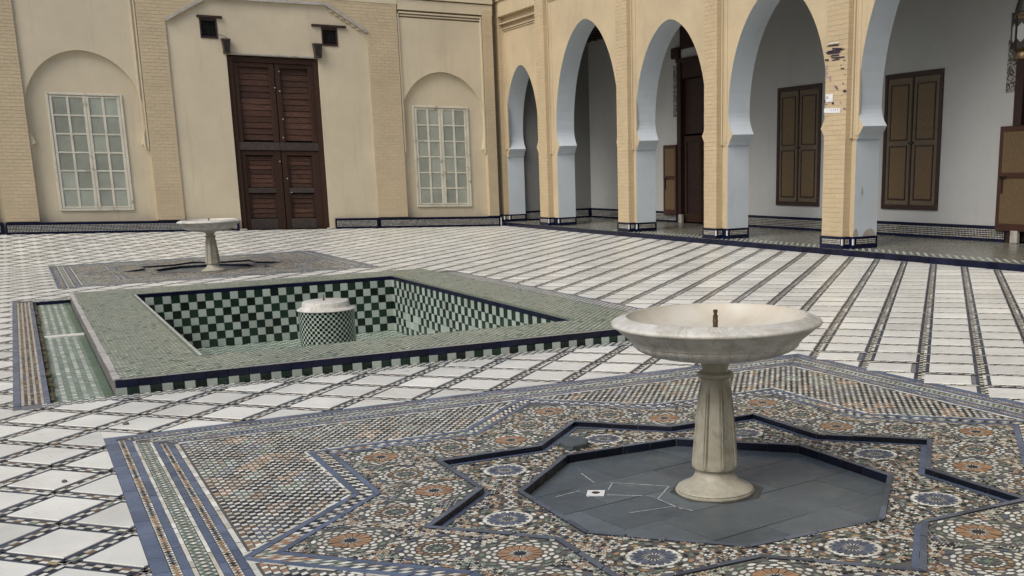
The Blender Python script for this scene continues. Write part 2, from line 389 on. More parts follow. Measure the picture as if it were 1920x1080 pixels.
for p, whole in tiles:
    cx = sum(q[0] for q in p) / len(p); cy = sum(q[1] for q in p) / len(p)
    if nt_ < 300 and any(in_frame(q[0], q[1]) for q in p):
        nt_ += 1
        if whole:
            o = put('marble_tile', tile_me, court, (cx, cy, rnd.uniform(-.001, .001)))
            o.rotation_euler = (rnd.uniform(-.004, .004), rnd.uniform(-.004, .004), rnd.choice([0, 1, 2, 3]) * math.pi / 2 + rnd.uniform(-.006, .006))
        else:
            m_ = MB(); m_.prism(p, 0, .0075, 0, .002); m_.build('marble_tile', M['marble'], court, o=(cx, cy, 0))
    else: far_tiles.prism(p, .0, .007 + rnd.uniform(-.001, .001))
far_tiles.build('marble_tiling', M['marble'], court, kind='stuff')

# ------------------------------------------------------------------ star pavement (local centre 0,0)
CX, CY = 3.235, 4.865
def pavement():
    root = thing('mosaic_pavement', '', '', (CX, CY, 0)); root['kind'] = 'structure'
    def star(h): return [(h * S2 * math.cos(R(22.5 * k)), h * S2 * math.sin(R(22.5 * k))) if k % 2 == 0 else (h / math.cos(R(22.5)) * math.cos(R(22.5 * k)), h / math.cos(R(22.5)) * math.sin(R(22.5 * k))) for k in range(16)]
    def in_star(x, y, h): return (abs(x) <= h and abs(y) <= h) or (abs(x + y) <= h * S2 and abs(x - y) <= h * S2)
    H = 2.89
    HS, HI, OA = 1.158, 1.131, .960      # kerb outer/inner half-side, octagon apothem
    OB = OA - .026
    octo = lambda ap: [(ap / math.cos(R(22.5)) * math.cos(R(22.5 + 45 * k)), ap / math.cos(R(22.5)) * math.sin(R(22.5 + 45 * k))) for k in range(8)]
    LZ, SZ = -.030, -.072
    b = MB(); tri_xy([(-H, -H), (H, -H), (H, H), (-H, H)], [star(HI)[::-1]], 0, b)
    tri_xy(star(HS), [octo(OB)[::-1]], LZ, b)
    b.face([(p[0], p[1], SZ - .02) for p in octo(OA)])
    for ring, z0, z1 in ((star(HI), LZ, 0), (octo(OB), SZ - .02, LZ)):
        n = len(ring)
        for i in range(n):
            p, q = ring[i], ring[(i + 1) % n]; b.face([(*p, z0), (*q, z0), (*q, z1), (*p, z1)])
    O = Vector((CX, CY, 0))
    def bld(mb, name, mt, **k):
        me = mb.data(name, mt); return put(name, me, root, (CX, CY, 0), **k)
    bld(b, 'mosaic_bed', M['bed'])
    Z = .003
    mo = MB()
    def piece(pts, col, z=Z):
        x0, y0 = pts[0][0], pts[0][1]; tx, ty = rnd.gauss(0, .022), rnd.gauss(0, .022)
        if col is WHITE and rnd.random() < .45: col = CREAMY
        mo.face([(p[0], p[1], z + max(-.0018, min(.0018, (p[0] - x0) * tx + (p[1] - y0) * ty))) for p in pts], col=col)
    # ---- border strips, 4 sides
    def side(k, t, off):            # along t in [-H,H], inward offset off
        x, y = -H + off, t
        for _ in range(k): x, y = y, -x
        return (x, y)
    bl = MB()
    for k in range(4):
        # outer blue tiles: single objects on left and top, joined elsewhere
        n = 28
        for i in range(n):
            t0 = -H + 2 * H * i / n; t1 = -H + 2 * H * (i + 1) / n
            q = [side(k, t0 + .002, .002), side(k, t1 - .002, .002), side(k, max(-H + .078, min(H - .078, t1 - .002)), .077), side(k, max(-H + .078, min(H - .078, t0 + .002)), .077)][::-1]
            if k in (0, 1):
                cx = sum(p[0] for p in q) / 4; cy = sum(p[1] for p in q) / 4
                m_ = MB(); m_.prism([(p[0] - cx, p[1] - cy) for p in q][::1], -.004, .005 + rnd.uniform(-.001, .001), 0, .0015)
                put('blue_tile', m_.data('blue_tile', M['blue']), root, (CX + cx, CY + cy, 0))
            else: bl.prism(q, -.004, .005, 0, .0015)
        for o0, o1 in ((.124, .164), (.283, .318), (.362, .398)):
            n = 34
            for i in range(n):
                e0, e1 = -H + o1, H - o1
                t0, t1 = e0 + (e1 - e0) * i / n, e0 + (e1 - e0) * (i + 1) / n
                bl.prism([side(k, t0 + .0015, o0), side(k, t1 - .0015, o0), side(k, t1 - .0015, o1), side(k, t0 + .0015, o1)][::-1], -.004, .0045 + rnd.uniform(-.001, .001), 0, .001)
        for o0, o1 in ((.166, .185), (.262, .280), (.402, .428)):
            n = 60; e0, e1 = -H + o1, H - o1
            for i in range(n):
                t0, t1 = e0 + (e1 - e0) * i / n, e0 + (e1 - e0) * (i + 1) / n
                piece([side(k, t0 + .001, o0), side(k, t1 - .001, o0), side(k, t1 - .001, o1), side(k, t0 + .001, o1)], WHITE)
        for o0, o1 in ((.080, .122), (.321, .360)):          # diamonds between white triangles
            st = .034; n = int(2 * (H - o1) / st); om = (o0 + o1) / 2
            for i in range(n):
                t = -H + o1 + st * (i + .5)
                run = (i // 6) % 4
                piece([side(k, t - st * .46, om), side(k, t, o0 + .003), side(k, t + st * .46, om), side(k, t, o1 - .003)], rnd.choice([[DARK, BROWN], [OCHRE, ORANGE], [DARK, GREY], [BROWN, ORANGE]][run]))
                piece([side(k, t + st * .06, o0 + .001), side(k, t + st * .94, o0 + .001), side(k, t + st * .5, om - .003)], WHITE)
                piece([side(k, t + st * .06, o1 - .001), side(k, t + st * .94, o1 - .001), side(k, t + st * .5, om + .003)], WHITE)
        o0, o1 = .187, .260; st = .050; n = int(2 * (H - o1) / st); om = (o0 + o1) / 2   # sage strip with white lozenges
        for i in range(n):
            t = -H + o1 + st * (i + .5)
            piece([side(k, t - st * .30, om), side(k, t, om - .019), side(k, t + st * .30, om), side(k, t, om + .019)], WHITE)
            for s in (-1, 1):
                piece([side(k, t + st * .5 - st * .26, om + s * .034), side(k, t + st * .5 + st * .26, om + s * .034), side(k, t + st * .5, om + s * .018)], WHITE)
                piece([side(k, t - st * .48, om + s * .002), side(k, t - st * .02, om + s * .021), side(k, t - st * .02, om + s * .034), side(k, t - st * .26, om + s * .033), side(k, t - st * .48, om + s * .018)], SAGE)
                piece([side(k, t + st * .48, om + s * .002), side(k, t + st * .02, om + s * .021), side(k, t + st * .02, om + s * .034), side(k, t + st * .26, om + s * .033), side(k, t + st * .48, om + s * .018)], SAGE)
    # ---- checkered field between border and star
    e = H - .43; a = .0345; n = int(e / a) + 1
    rng_ = np.random.RandomState(3); patch = rng_.randint(0, 10, (80, 80))
    PC = [DARK, DARK, GREY, DARK, ORANGE, SAGE, GREY, BLUE, BROWN, DARK]
    for i in range(-n, n):
        for j in range(-n - 26, n + 26):
            x = (i + .5) * a; y = (j + .5) * a + .30 * x
            if abs(x) > e - .012 or abs(y) > e - .012 or in_star(x, y, 1.79): continue
            if (i + j) % 2: col = WHITE
            else:
                p, q = (i + j) // 7, (i - j) // 5
                col = PC[patch[p % 80, q % 80]]
                if rnd.random() < .12: col = rnd.choice([DARK, GREY, BROWN])
            d = a * .46; e1 = .0 * a if (i + j) % 2 else -.03 * a
            d *= .90 if (i + j) % 2 else 1.0
            piece([(x - d - e1, y - .30 * d), (x, y - d), (x + d + e1, y + .30 * d), (x, y + d)] if False else [(x - d - e1, y - d - .30 * d), (x + d + e1, y - d + .30 * d), (x + d + e1, y + d + .30 * d), (x - d - e1, y + d - .30 * d)], col)
    # ---- star strips
    def sq(poly):
        for A in ((1, 0), (-1, 0), (0, 1), (0, -1)): poly = clip(poly, A[0], A[1], e + .03)
        return poly
    def star_strip(h0, h1, n, fn):
        s0, s1 = star(h0), star(h1)
        for k in range(16):
            a0, a1, b0, b1 = s0[k], s0[(k + 1) % 16], s1[k], s1[(k + 1) % 16]
            for i in range(n):
                def lp(p, q, t): return (p[0] + (q[0] - p[0]) * t, p[1] + (q[1] - p[1]) * t)
                fn(k, i, lp, a0, a1, b0, b1, i / n, (i + 1) / n)
    def white_fn(k, i, lp, a0, a1, b0, b1, t0, t1):
        q = sq([lp(a0, a1, t0 + .01), lp(a0, a1, t1 - .01), lp(b0, b1, t1 - .01), lp(b0, b1, t0 + .01)])
        if len(q) > 2: piece(q, WHITE, Z + .001)
    def blue_fn(k, i, lp, a0, a1, b0, b1, t0, t1):
        q = sq([lp(a0, a1, t0 + .004), lp(a0, a1, t1 - .004), lp(b0, b1, t1 - .004), lp(b0, b1, t0 + .004)])
        if len(q) > 2: bl.prism(q[::-1], -.004, .005 + rnd.uniform(-.001, .001), 0, .001)
    def mos_fn(k, i, lp, a0, a1, b0, b1, t0, t1):
        g = (t1 - t0)
        for r_0, r_1, w0 in ((.03, .49, 0), (.51, .97, 1)):
            f = lambda t, r: lp(lp(a0, a1, t), lp(b0, b1, t), r)
            sk = .28 * g
            for hh in (0, 1):
                ta, tb = t0 + g * (.5 * hh + .03) + sk * (r_0 - .5), t0 + g * (.5 * hh + .47) + sk * (r_0 - .5)
                ta2, tb2 = ta + sk * .5, tb + sk * .5
                col = WHITE if (hh + w0) % 2 else PC[(k * 3 + i // 3) % 10]
                q = sq([f(ta, r_0), f(tb, r_0), f(tb2, r_1), f(ta2, r_1)])
                if len(q) > 2: piece(q, col)
    star_strip(1.80, 1.782, 8, white_fn); star_strip(1.78, 1.742, 5, blue_fn)
    star_strip(1.740, 1.673, 13, mos_fn); star_strip(1.671, 1.638, 5, blue_fn)
    # ---- rosettes
    centres = []
    def ring(cx, cy, R0, R1, n, half, col, rot=0., shape='hex', z=Z, pick=None):
        st = 2 * math.pi / n
        for k in range(n):
            r0, r1 = R0, R1
            a_ = rot + st * k; c_, s_ = math.cos(a_), math.sin(a_)
            def P(r, da): return (cx + r * math.cos(a_ + da), cy + r * math.sin(a_ + da))
            hw_ = half * st / 2; dr = (r1 - r0)
            if shape == 'hex': hw_ *= .82; r0, r1 = r0 + dr * .06, r1 - dr * .10; dr = r1 - r0
            rm = (r0 + r1) / 2
            if shape == 'hex': pts = [P(r0, 0), P(r0 + dr * .28, hw_), P(r0 + dr * .75, hw_), P(r1, 0), P(r0 + dr * .75, -hw_), P(r0 + dr * .28, -hw_)]
            elif shape == 'petal': pts = [P(r0, 0), P(r0 + dr * .45, hw_), P(r1 - dr * .10, hw_ * .96), P(r1, 0), P(r1 - dr * .10, -hw_ * .96), P(r0 + dr * .45, -hw_)]
            elif shape == 'dart': pts = [P(r0, hw_), P(r1, 0), P(r0, -hw_)]
            elif shape == 'kite': pts = [P(r0, 0), P(r0 + dr * .6, hw_), P(r1, 0), P(r0 + dr * .6, -hw_)]
            elif shape == 'dia': pts = [P(r0, 0), P(rm, hw_), P(r1, 0), P(rm, -hw_)]
            elif shape == 'arc': pts = [P(r0, hw_), P(r1, hw_), P(r1, -hw_), P(r0, -hw_)]
            cl = col if pick is None else pick(k)
            if ok(*pts[0], 0) and ok(*pts[min(3, len(pts) - 1)], 0): piece(pts, cl, z)
    zone = {'f': None}
    def ok(x, y, m_=0): return zone['f'](x, y)
    def disc(cx, cy, r, n, col, z): piece([(cx + r * math.cos(2 * math.pi * k / n), cy + r * math.sin(2 * math.pi * k / n)) for k in range(n)], col, z)
    def rosette(cx, cy, typ, z, rot=0.):
        if typ in 'OB':
            pc = ORANGE if typ == 'O' else BLUE; d = math.pi / 16
            disc(cx, cy, .029, 16, DARK if typ == 'O' else GREY, z)
            ring(cx, cy, .030, .062, 16, .62, WHITE, rot, 'dart', z)
            ring(cx, cy, .036, .104, 16, .86, pc, rot + d, 'petal', z)
            if typ == 'B': ring(cx, cy, .088, .132, 16, .55, WHITE, rot, 'kite', z)
            ring(cx, cy, .104, .132, 16, .84, WHITE, rot if typ == 'O' else rot + d, 'hex', z)
            ring(cx, cy, .130, .160, 16, .80, WHITE, rot + (d if typ == 'O' else 0), 'hex', z, (lambda k: WHITE) if typ == 'O' else (lambda k: [WHITE, DARK][k % 2]))
            ring(cx, cy, .158, .188, 16, .70, SAGE, rot, 'hex', z, (lambda k: [SAGE, WHITE][k % 2]) if typ == 'O' else (lambda k: [ORANGE, SAGE, OCHRE, WHITE][k % 4]))
            ring(cx, cy, .186, .212, 16, .62, DARK, rot + d, 'hex', z, lambda k: [SAGE, WHITE, GREY][k % 3])
        else:
            ring(cx, cy, .0, .030, 8, .9, SAGE, rot, 'kite', z)
            ring(cx, cy, .030, .052, 8, .8, SAGE, rot + math.pi / 8, 'hex', z, lambda k: [SAGE, GREY][k % 2])
            ring(cx, cy, .052, .072, 16, .86, WHITE, rot, 'hex', z)
            ring(cx, cy, .076, .104, 16, .9, BROWN, rot, 'hex', z, lambda k: [ORANGE, BROWN, OCHRE][k % 3])
            ring(cx, cy, .104, .132, 16, .82, WHITE, rot + math.pi / 16, 'hex', z)
            ring(cx, cy, .130, .160, 16, .82, WHITE, rot, 'hex', z)
            ring(cx, cy, .158, .190, 16, .7, BLUE, rot + math.pi / 16, 'hex', z, lambda k: [BLUE, WHITE][k % 2])
        centres.append((cx, cy, .205 if typ != 'R' else .188))
    def mini(cx, cy, z, col):
        disc(cx, cy, .012, 8, DARK, z); ring(cx, cy, .014, .040, 8, .8, WHITE, 0, 'kite', z); ring(cx, cy, .036, .064, 8, .7, col, math.pi / 8, 'hex', z, lambda k: [col, WHITE, col, DARK][k % 4])
        centres.append((cx, cy, .062))
    def fill(z, xm, st=.028):
        n_ = int(xm / st) + 2
        cs = np.array(centres)
        for i in range(-n_, n_):
            for j in range(-n_, n_):
                x = (i + .5 * (j % 2)) * st; y = j * st * .866
                if abs(x) > xm or abs(y) > xm or not zone['f'](x, y): continue
                dd = np.hypot(cs[:, 0] - x, cs[:, 1] - y) - cs[:, 2]
                if dd.min() < .004: continue
                hsh = (int(math.floor(x / .13)) * 7 + int(math.floor(y / .13)) * 13) % 6
                col = rnd.choice([[DARK, SAGE, CREAMY, DARK], [ORANGE, CREAMY, TAN, DARK], [SAGE, CREAMY, SAGE, DARK], [GREY, CREAMY, BLUE, DARK], [CREAMY, DARK, TAN, CREAMY], [BROWN, CREAMY, ORANGE, GREY]][hsh])
                piece([(x + st * .43 * math.cos(R(60 * q)), y + st * .43 * math.sin(R(60 * q))) for q in range(6)], col, z)
                for q in (30, 90):
                    xx, yy = x + st * .577 * math.cos(R(q)), y + st * .577 * math.sin(R(q))
                    if rnd.random() < .75: piece([(xx + st * .23 * math.cos(R(q + 45 + 90 * w_)), yy + st * .23 * math.sin(R(q + 45 + 90 * w_))) for w_ in range(4)], CREAMY, z + .0004)
    zone['f'] = lambda x, y: in_star(x, y, 1.632) and not in_star(x, y, HS + .006)
    for k in range(8):
        for r, da, t in ((2.0, 0, 'O'), (1.49, 22.5, 'O'), (1.705, 10.6, 'R'), (1.705, -10.6, 'R')):
            a_ = R(45 * k + da); rosette(r * math.cos(a_), r * math.sin(a_), t, Z, a_)
        for r, da, cl in ((2.23, 0, ORANGE), (1.70, 0, OCHRE), (1.83, 8.5, ORANGE), (1.83, -8.5, ORANGE), (1.58, 16.2, BROWN), (1.58, -16.2, BROWN), (1.69, 22.5, ORANGE)):
            a_ = R(45 * k + da); x, y = r * math.cos(a_), r * math.sin(a_)
            if all(math.hypot(c[0] - x, c[1] - y) > c[2] + .03 for c in centres): mini(x, y, Z, cl)
    fill(Z, 2.36)
    # ---- sunken star floor
    centres.clear()
    h_in = HI - .034
    zone['f'] = lambda x, y: in_star(x, y, h_in - .006) and not all(x * math.cos(R(45 * q)) + y * math.sin(R(45 * q)) <= OA + .008 for q in range(8))
    z2 = LZ + Z
    for k in range(8):
        a_ = R(45 * k); rosette(1.19 * math.cos(a_), 1.19 * math.sin(a_), 'B', z2, a_)
        for da, r in ((8.6, 1.33), (-8.6, 1.33), (11.5, 1.10), (-11.5, 1.10), (22.5, 1.10), (17, 1.08), (-17, 1.08)):
            a2 = R(45 * k + da); x, y = r * math.cos(a2), r * math.sin(a2)
            if all(math.hypot(c[0] - x, c[1] - y) > (c[2] - .05) + .03 for c in centres): mini(x, y, z2, rnd.choice([ORANGE, BROWN, OCHRE]))
    fill(z2, 1.6)
    mo_o = bld(mo, 'zellige_mosaic', M['zel'], kind='stuff')
    bld(bl, 'blue_strip_tiling', M['blue'], kind='stuff')
    # ---- strip along the foot of the star kerb
    low = MB()
    s0, s1 = star(HI - .001), star(h_in)
    for k in range(16):
        low.face([(*s0[k], LZ + .004), (*s0[(k + 1) % 16], LZ + .004), (*s1[(k + 1) % 16], LZ + .004), (*s1[k], LZ + .004)])
    bld(low, 'blue_floor_strip', M['blue'])
    # ---- kerb tiles
    def kerb(ring0, ring1, n, z0, z1):
        m_n = len(ring0)
        for k in range(m_n):
            for i in range(n):
                L_ = lambda p, q, t: (p[0] + (q[0] - p[0]) * t, p[1] + (q[1] - p[1]) * t)
                t0, t1 = i / n + .004, (i + 1) / n - .004
                q = [L_(ring0[k], ring0[(k + 1) % m_n], t0), L_(ring0[k], ring0[(k + 1) % m_n], t1), L_(ring1[k], ring1[(k + 1) % m_n], t1), L_(ring1[k], ring1[(k + 1) % m_n], t0)]
                cx = sum(p[0] for p in q) / 4; cy = sum(p[1] for p in q) / 4
                jx, jy = rnd.uniform(-.0015, .0015), rnd.uniform(-.0015, .0015)
                kt = MB(); kt.prism([(p[0] - cx + jx, p[1] - cy + jy) for p in q], z0, z1 + rnd.uniform(-.0015, .0015), 0, .003)
                kt.m[1:5] = [1] * 4
                put('kerb_tile', kt.data('kerb_tile', [M['kerb'], M['kside']]), root, (CX + cx, CY + cy, 0))
    kerb(star(HS), star(HI - .004), 3, LZ - .002, .008)
    kerb(octo(OA), octo(OB - .004), 4, SZ - .002, LZ + .009)
    # ---- slate slabs
    base = octo(OB - .003); ang = R(9)
    ca, sa = math.cos(ang), math.sin(ang)
    rows = [(-1.1, -.62), (-.62, -.22), (-.22, .17), (.17, .52), (.52, 1.1)]
    cuts = [[-.9, -.18, .32, .9], [-1.1, -.52, .12, .62, 1.1], [-1.1, -.74, -.30, .34, 1.1], [-1.1, -.55, .05, .50, 1.1], [-.9, -.20, .38, .9]]
    for (v0, v1), us in zip(rows, cuts):
        for u0, u1 in zip(us, us[1:]):
            g = .003; poly = base
            for A, B, cc in ((ca, sa, u1 - g), (-ca, -sa, -u0 - g), (-sa, ca, v1 - g), (sa, -ca, -v0 - g)):
                poly = clip(poly, A, B, cc)
            if area(poly) < .002: continue
            cx = sum(p[0] for p in poly) / len(poly); cy = sum(p[1] for p in poly) / len(poly)
            m_ = MB(); m_.prism([(p[0] - cx, p[1] - cy) for p in poly], -.02, rnd.uniform(-.0012, .0012), 0, .0015)
            put('slate_slab', m_.data('slate_slab', M['slate']), root, (CX + cx, CY + cy, SZ))
    return root
pav = pavement()
far_pav = copy_tree(pav, (QX, QY, 0)); far_pav.scale = (QS, QS, QS)
# repaired joints in the slate bed, only on the near one
mj = MB()
for p0, p1 in [((2.863, 5.295), (3.111, 5.057)), ((2.871, 5.277), (2.785, 5.17)), ((3.111, 5.057), (2.933, 4.883)), ((2.736, 5.093), (2.95, 4.929)), ((2.812, 5.547), (2.785, 5.33)), ((2.933, 4.883), (2.948, 4.666)), ((2.477, 5.204), (2.648, 5.242)), ((2.682, 4.751), (2.934, 4.728)), ((2.934, 4.728), (2.985, 4.612))]:
    n_ = 4
    for i in range(n_):
        a = Vector((*p0, 0)).lerp(Vector((*p1, 0)), i / n_); b = Vector((*p0, 0)).lerp(Vector((*p1, 0)), (i + .93) / n_)
        d = (b - a).normalized(); s_ = Vector((-d.y, d.x, 0)) * rnd.uniform(.0025, .005)
        mj.face([(a - s_ + Vector((0, 0, -.0705))), (b - s_ + Vector((0, 0, -.0705))), (b + s_ + Vector((0, 0, -.0705))), (a + s_ + Vector((0, 0, -.0705)))])
mj.build('joint_mortar', M['chalk'], pav)

# ------------------------------------------------------------------ pool
PO = (.55, 5.85, 9.30, 17.05); PI_ = (1.36, 5.05, 10.13, 16.20); ZR, ZB, ZC = .13, -.70, -.05
pool = thing('tiled_pool', 'empty sunken rectangular pool with raised rim, green and white checkered inside', 'pool', (3.2, 13.2, 0))
b = MB()
X0, X1, Y0, Y1 = PO; A0, A1, B0, B1 = PI_
e_ = .006
for x0, x1, y0, y1 in ((X0 + e_, X1 - e_, Y0 + e_, B0 - e_), (X0 + e_, X1 - e_, B1 + e_, Y1 - e_), (X0 + e_, A0 - e_, B0 - e_, B1 + e_), (A1 + e_, X1 - e_, B0 - e_, B1 + e_)):
    b.face([(x0, y0, ZR), (x1, y0, ZR), (x1, y1, ZR), (x0, y1, ZR)], 0)
def wall4(x0, x1, y0, y1, z0, z1, m=1):
    for p, q in (((x0, y0), (x1, y0)), ((x1, y0), (x1, y1)), ((x1, y1), (x0, y1)), ((x0, y1), (x0, y0))): b.face([(*p, z0), (*q, z0), (*q, z1), (*p, z1)], m)
wall4(X0 + e_, X1 - e_, Y0 + e_, Y1 - e_, -.2, ZR); wall4(A0 - e_, A1 + e_, B0 - e_, B1 + e_, ZB - .05, ZR)
b.face([(A0 - e_, B0 - e_, ZB), (A1 + e_, B0 - e_, ZB), (A1 + e_, B1 + e_, ZB), (A0 - e_, B1 + e_, ZB)], 0)
b.build('pool_body', [M['sage'], M['pool_grout']], pool)
# rim lozenges
rim = MB(); sx, sy = .070, .080
ny = int((Y1 - Y0) / (sy / 2))
for j in range(1, ny):
    y = Y0 + j * sy / 2
    for i in range(int((X1 - X0) / sx) + 1):
        x = X0 + sx * (i + (.5 if j % 2 else 0)) + .03
        if not (X0 + .05 < x < X1 - .04 and Y0 + .04 < y < Y1 - .04): continue
        if A0 - .05 < x < A1 + .05 and B0 - .05 < y < B1 + .05: continue
        q = .0235 * rnd.uniform(.9, 1.08); t = .0215 * rnd.uniform(.9, 1.08)
        c_ = (.58, .60, .50) if rnd.random() < .93 else rnd.choice([(.42, .40, .30), SAGE])
        rim.face([(x - q, y, ZR + .003), (x, y - t, ZR + .003), (x + q, y, ZR + .003), (x, y + t, ZR + .003)], col=c_)
for j in range(int((B1 - B0) / .085)):
    for i in range(int((A1 - A0) / .085)):
        x, y = A0 + .085 * (i + .5), B0 + .085 * (j + .5)
        if (i + j) % 2: rim.face([(x - .041, y - .041, ZB + .003), (x + .041, y - .041, ZB + .003), (x + .041, y + .041, ZB + .003), (x - .041, y + .041, ZB + .003)], col=(.50, .57, .50))
rim.build('lozenge_mosaic', M['zel'], pool, kind='stuff')
# worn pale edges of the rim
pe = MB()
for k in range(40):
    y0 = Y0 + .02 + (Y1 - Y0 - .04) * k / 40; y1 = y0 + (Y1 - Y0) / 40 - .012 * rnd.random()
    pe.box(X0 - .004 - .006 * rnd.random(), X0 + .042 + .008 * rnd.random(), y0, y1, ZR - .008, ZR + .006 + .003 * rnd.random(), 0)
for k in range(30):
    y0 = B0 + .02 + (B1 - B0 - .04) * k / 30; y1 = y0 + (B1 - B0) / 30 - .006
    pe.box(A0 - .026 - .006 * rnd.random(), A0 - .002, y0, y1, ZR - .02, ZR + .005, 0)
for k in range(30):
    x0 = X0 + .06 + (X1 - X0 - .1) * k / 30; pe.box(x0, x0 + (X1 - X0) / 30 - .01, Y0 - .002, Y0 + .012, ZR - .004, ZR + .005, 0)
    x0 = X0 + .06 + (X1 - X0 - .1) * k / 30; pe.box(x0, x0 + (X1 - X0) / 30 - .01, Y1 - .03, Y1, ZR - .01, ZR + .006, 0)
pe.build('worn_rim_edge', M['palegrout'], pool, kind='stuff')
def tile_me_(name, lx, ly, lz, m, bv=.003):
    t = MB(); t.box(-lx / 2, lx / 2, -ly / 2, ly / 2, -lz / 2, lz / 2, 0, bv); return t.data(name, m)
# front outer face
nE = 30; w_ = (X1 - X0) / nE
em = tile_me_('edging_tile', w_ - .004, .012, .062, M['navy'])
for i in range(nE): put('edging_tile', em, pool, (X0 + w_ * (i + .5), Y0 + rnd.uniform(-.001, .001), ZR - .036))
nC = 60; w2 = (X1 - X0) / nC
cg = tile_me_('checker_tile', w2 - .004, .012, .068, M['dgreen']); cw = tile_me_('checker_tile', w2 - .004, .012, .068, M['pgreen'])
for i in range(nC): put('checker_tile', cw if i % 2 == 0 else cg, pool, (X0 + w2 * (i + .5), Y0 + rnd.uniform(-.001, .001), .029 + rnd.uniform(-.001, .001)))
# inside: navy edging then seven courses
ih = (ZR - .055 - ZB) / 7
nB = 32; wb = (A1 - A0) / nB
em2 = tile_me_('edging_tile', .2306 - .003, .012, .050, M['navy'])
for i in range(16): put('edging_tile', em2, pool, (A0 + .2306 * (i + .5), B1, ZR - .028))
em3 = tile_me_('edging_tile', .012, .2335 - .003, .050, M['navy'])
for i in range(26): put('edging_tile', em3, pool, (A1, B0 + .2335 * (i + .5), ZR - .028))
cg2 = tile_me_('checker_tile', wb - .005, .012, ih - .005, M['dgreen']); cw2 = tile_me_('checker_tile', wb - .005, .012, ih - .005, M['pgreen'])
for j in range(7):
    for i in range(nB):
        put('checker_tile', cw2 if (i + j) % 2 else cg2, pool, (A0 + wb * (i + .5) + rnd.uniform(-.0012, .0012), B1 + rnd.uniform(-.001, .001), ZR - .055 - ih * (j + .5) + rnd.uniform(-.001, .001)))
ns = 52; ws = (B1 - B0) / ns
sg, sw = MB(), MB()
for j in range(7):
    for i in range(ns):
        z = ZR - .055 - ih * (j + .5); y = B0 + ws * (i + .5)
        worn = (12.6 < y < 15.6) and j >= 3 and rnd.random() < .2
        tgt = sw if ((i + j) % 2 or worn) else sg
        for x in (A0, A1): tgt.box(x - .006, x + .006, y - ws / 2 + .0025, y + ws / 2 - .0025, z - ih / 2 + .0025, z + ih / 2 - .0025)
    for i in range(nB):
        (sw if (i + j) % 2 else sg).box(A0 + wb * i + .003, A0 + wb * (i + 1) - .003, B0 - .006, B0 + .006, ZR - .055 - ih * (j + 1) + .003, ZR - .055 - ih * j - .003)
for i in range(60):
    y = Y0 + (Y1 - Y0) * (i + .5) / 60 * .999
sg.build('green_wall_tiling', M['dgreen'], pool, kind='stuff'); sw.build('pale_wall_tiling', M['pgreen'], pool, kind='stuff')
nv = MB()
for i in range(26): nv.box(A0 - .006, A0 + .006, B0 + .2335 * i + .0015, B0 + .2335 * (i + 1) - .0015, ZR - .053, ZR - .003)
for i in range(16): nv.box(A0 + .2306 * i + .0015, A0 + .2306 * (i + 1) - .0015, B0 - .006, B0 + .006, ZR - .053, ZR - .003)
for i in range(52): nv.box(X1 - .006, X1 + .006, Y0 + .149 * i + .0015, Y0 + .149 * (i + 1) - .0015, .0, ZR - .003)
nv.build('navy_edge_tiling', M['navy'], pool, kind='stuff')

# pool surround: side channels, borders, thin mosaic strip in front
sur = MB()
gx0, gx1, gy0, gy1 = AREA_POOL
LCH, RCH = (.10, .55), (5.85, 6.30); CH1 = 17.45
sur.face([(gx0, gy0, 0), (gx1, gy0, 0), (gx1, Y0, 0), (gx0, Y0, 0)], 0)
sur.face([(gx0, CH1, 0), (gx1, CH1, 0), (gx1, gy1, 0), (gx0, gy1, 0)], 0)
sur.face([(gx0, Y0, 0), (LCH[0] - .035, Y0, 0), (LCH[0] - .035, CH1, 0), (gx0, CH1, 0)], 0); sur.face([(RCH[1], Y0, 0), (gx1, Y0, 0), (gx1, CH1, 0), (RCH[1], CH1, 0)], 0)
for x0, x1 in (LCH, RCH):
    sur.face([(x0, Y0, ZC), (x1, Y0, ZC), (x1, CH1, ZC), (x0, CH1, ZC)], 1)
    for y in (Y0, CH1): sur.face([(x0 - .04, y, ZC - .02), (x1, y, ZC - .02), (x1, y, 0), (x0 - .04, y, 0)], 2)
sur.face([(RCH[1], Y0, ZC), (RCH[1], CH1, ZC), (RCH[1], CH1, 0), (RCH[1], Y0, 0)], 2)
surround = sur.build('pool_surround', [M['grout'], M['sage'], M['navy']], kind='structure')
ms = MB()
def chk(x0, x1, y0, y1, s, z, cols, sk=0.):
    nx, ny = max(1, round((x1 - x0) / s)), max(1, round((y1 - y0) / s)); ax, ay = (x1 - x0) / nx, (y1 - y0) / ny
    for i in range(nx):
        for j in range(ny):
            c_ = cols[0] if (i + j) % 2 else cols[1 + (rnd.randrange(len(cols) - 1))]
            xa, ya = x0 + ax * i, y0 + ay * j
            ms.face([(xa + .002, ya + .002, z), (xa + ax - .002, ya + .002 + sk, z), (xa + ax - .002, ya + ay - .002 + sk, z), (xa + .002, ya + ay - .002, z)], col=c_)
for j in range(int((CH1 + .2 - Y0) / .030)):
    for i in range(7):
        x, y = -.143 + .0235 * i, Y0 + .030 * j
        c_ = (.50, .48, .40) if i % 2 == 0 else rnd.choice([BROWN, GREY, TAN, OCHRE, BLUE, DARK])
        if i % 2 == 0 and rnd.random() < .25: c_ = rnd.choice([TAN, (.4, .42, .4)])
        ms.face([(x + .001, y + .002, .003), (x + .0225, y + .002, .003), (x + .0225, y + .028, .003), (x + .001, y + .028, .003)], col=c_)
chk(.0, 5.9, gy0 + .02, Y0 - .012, .042, .003, [WHITE, GREY, BLUE, DARK])
chk(-.2, 6.6, Y1 + .42, gy1 - .02, .06, .003, [WHITE, GREY, BLUE])
chk(RCH[1] + .03, gx1 - .04, Y0, CH1 + .2, .048, .003, [WHITE, DARK, GREY, BLUE])
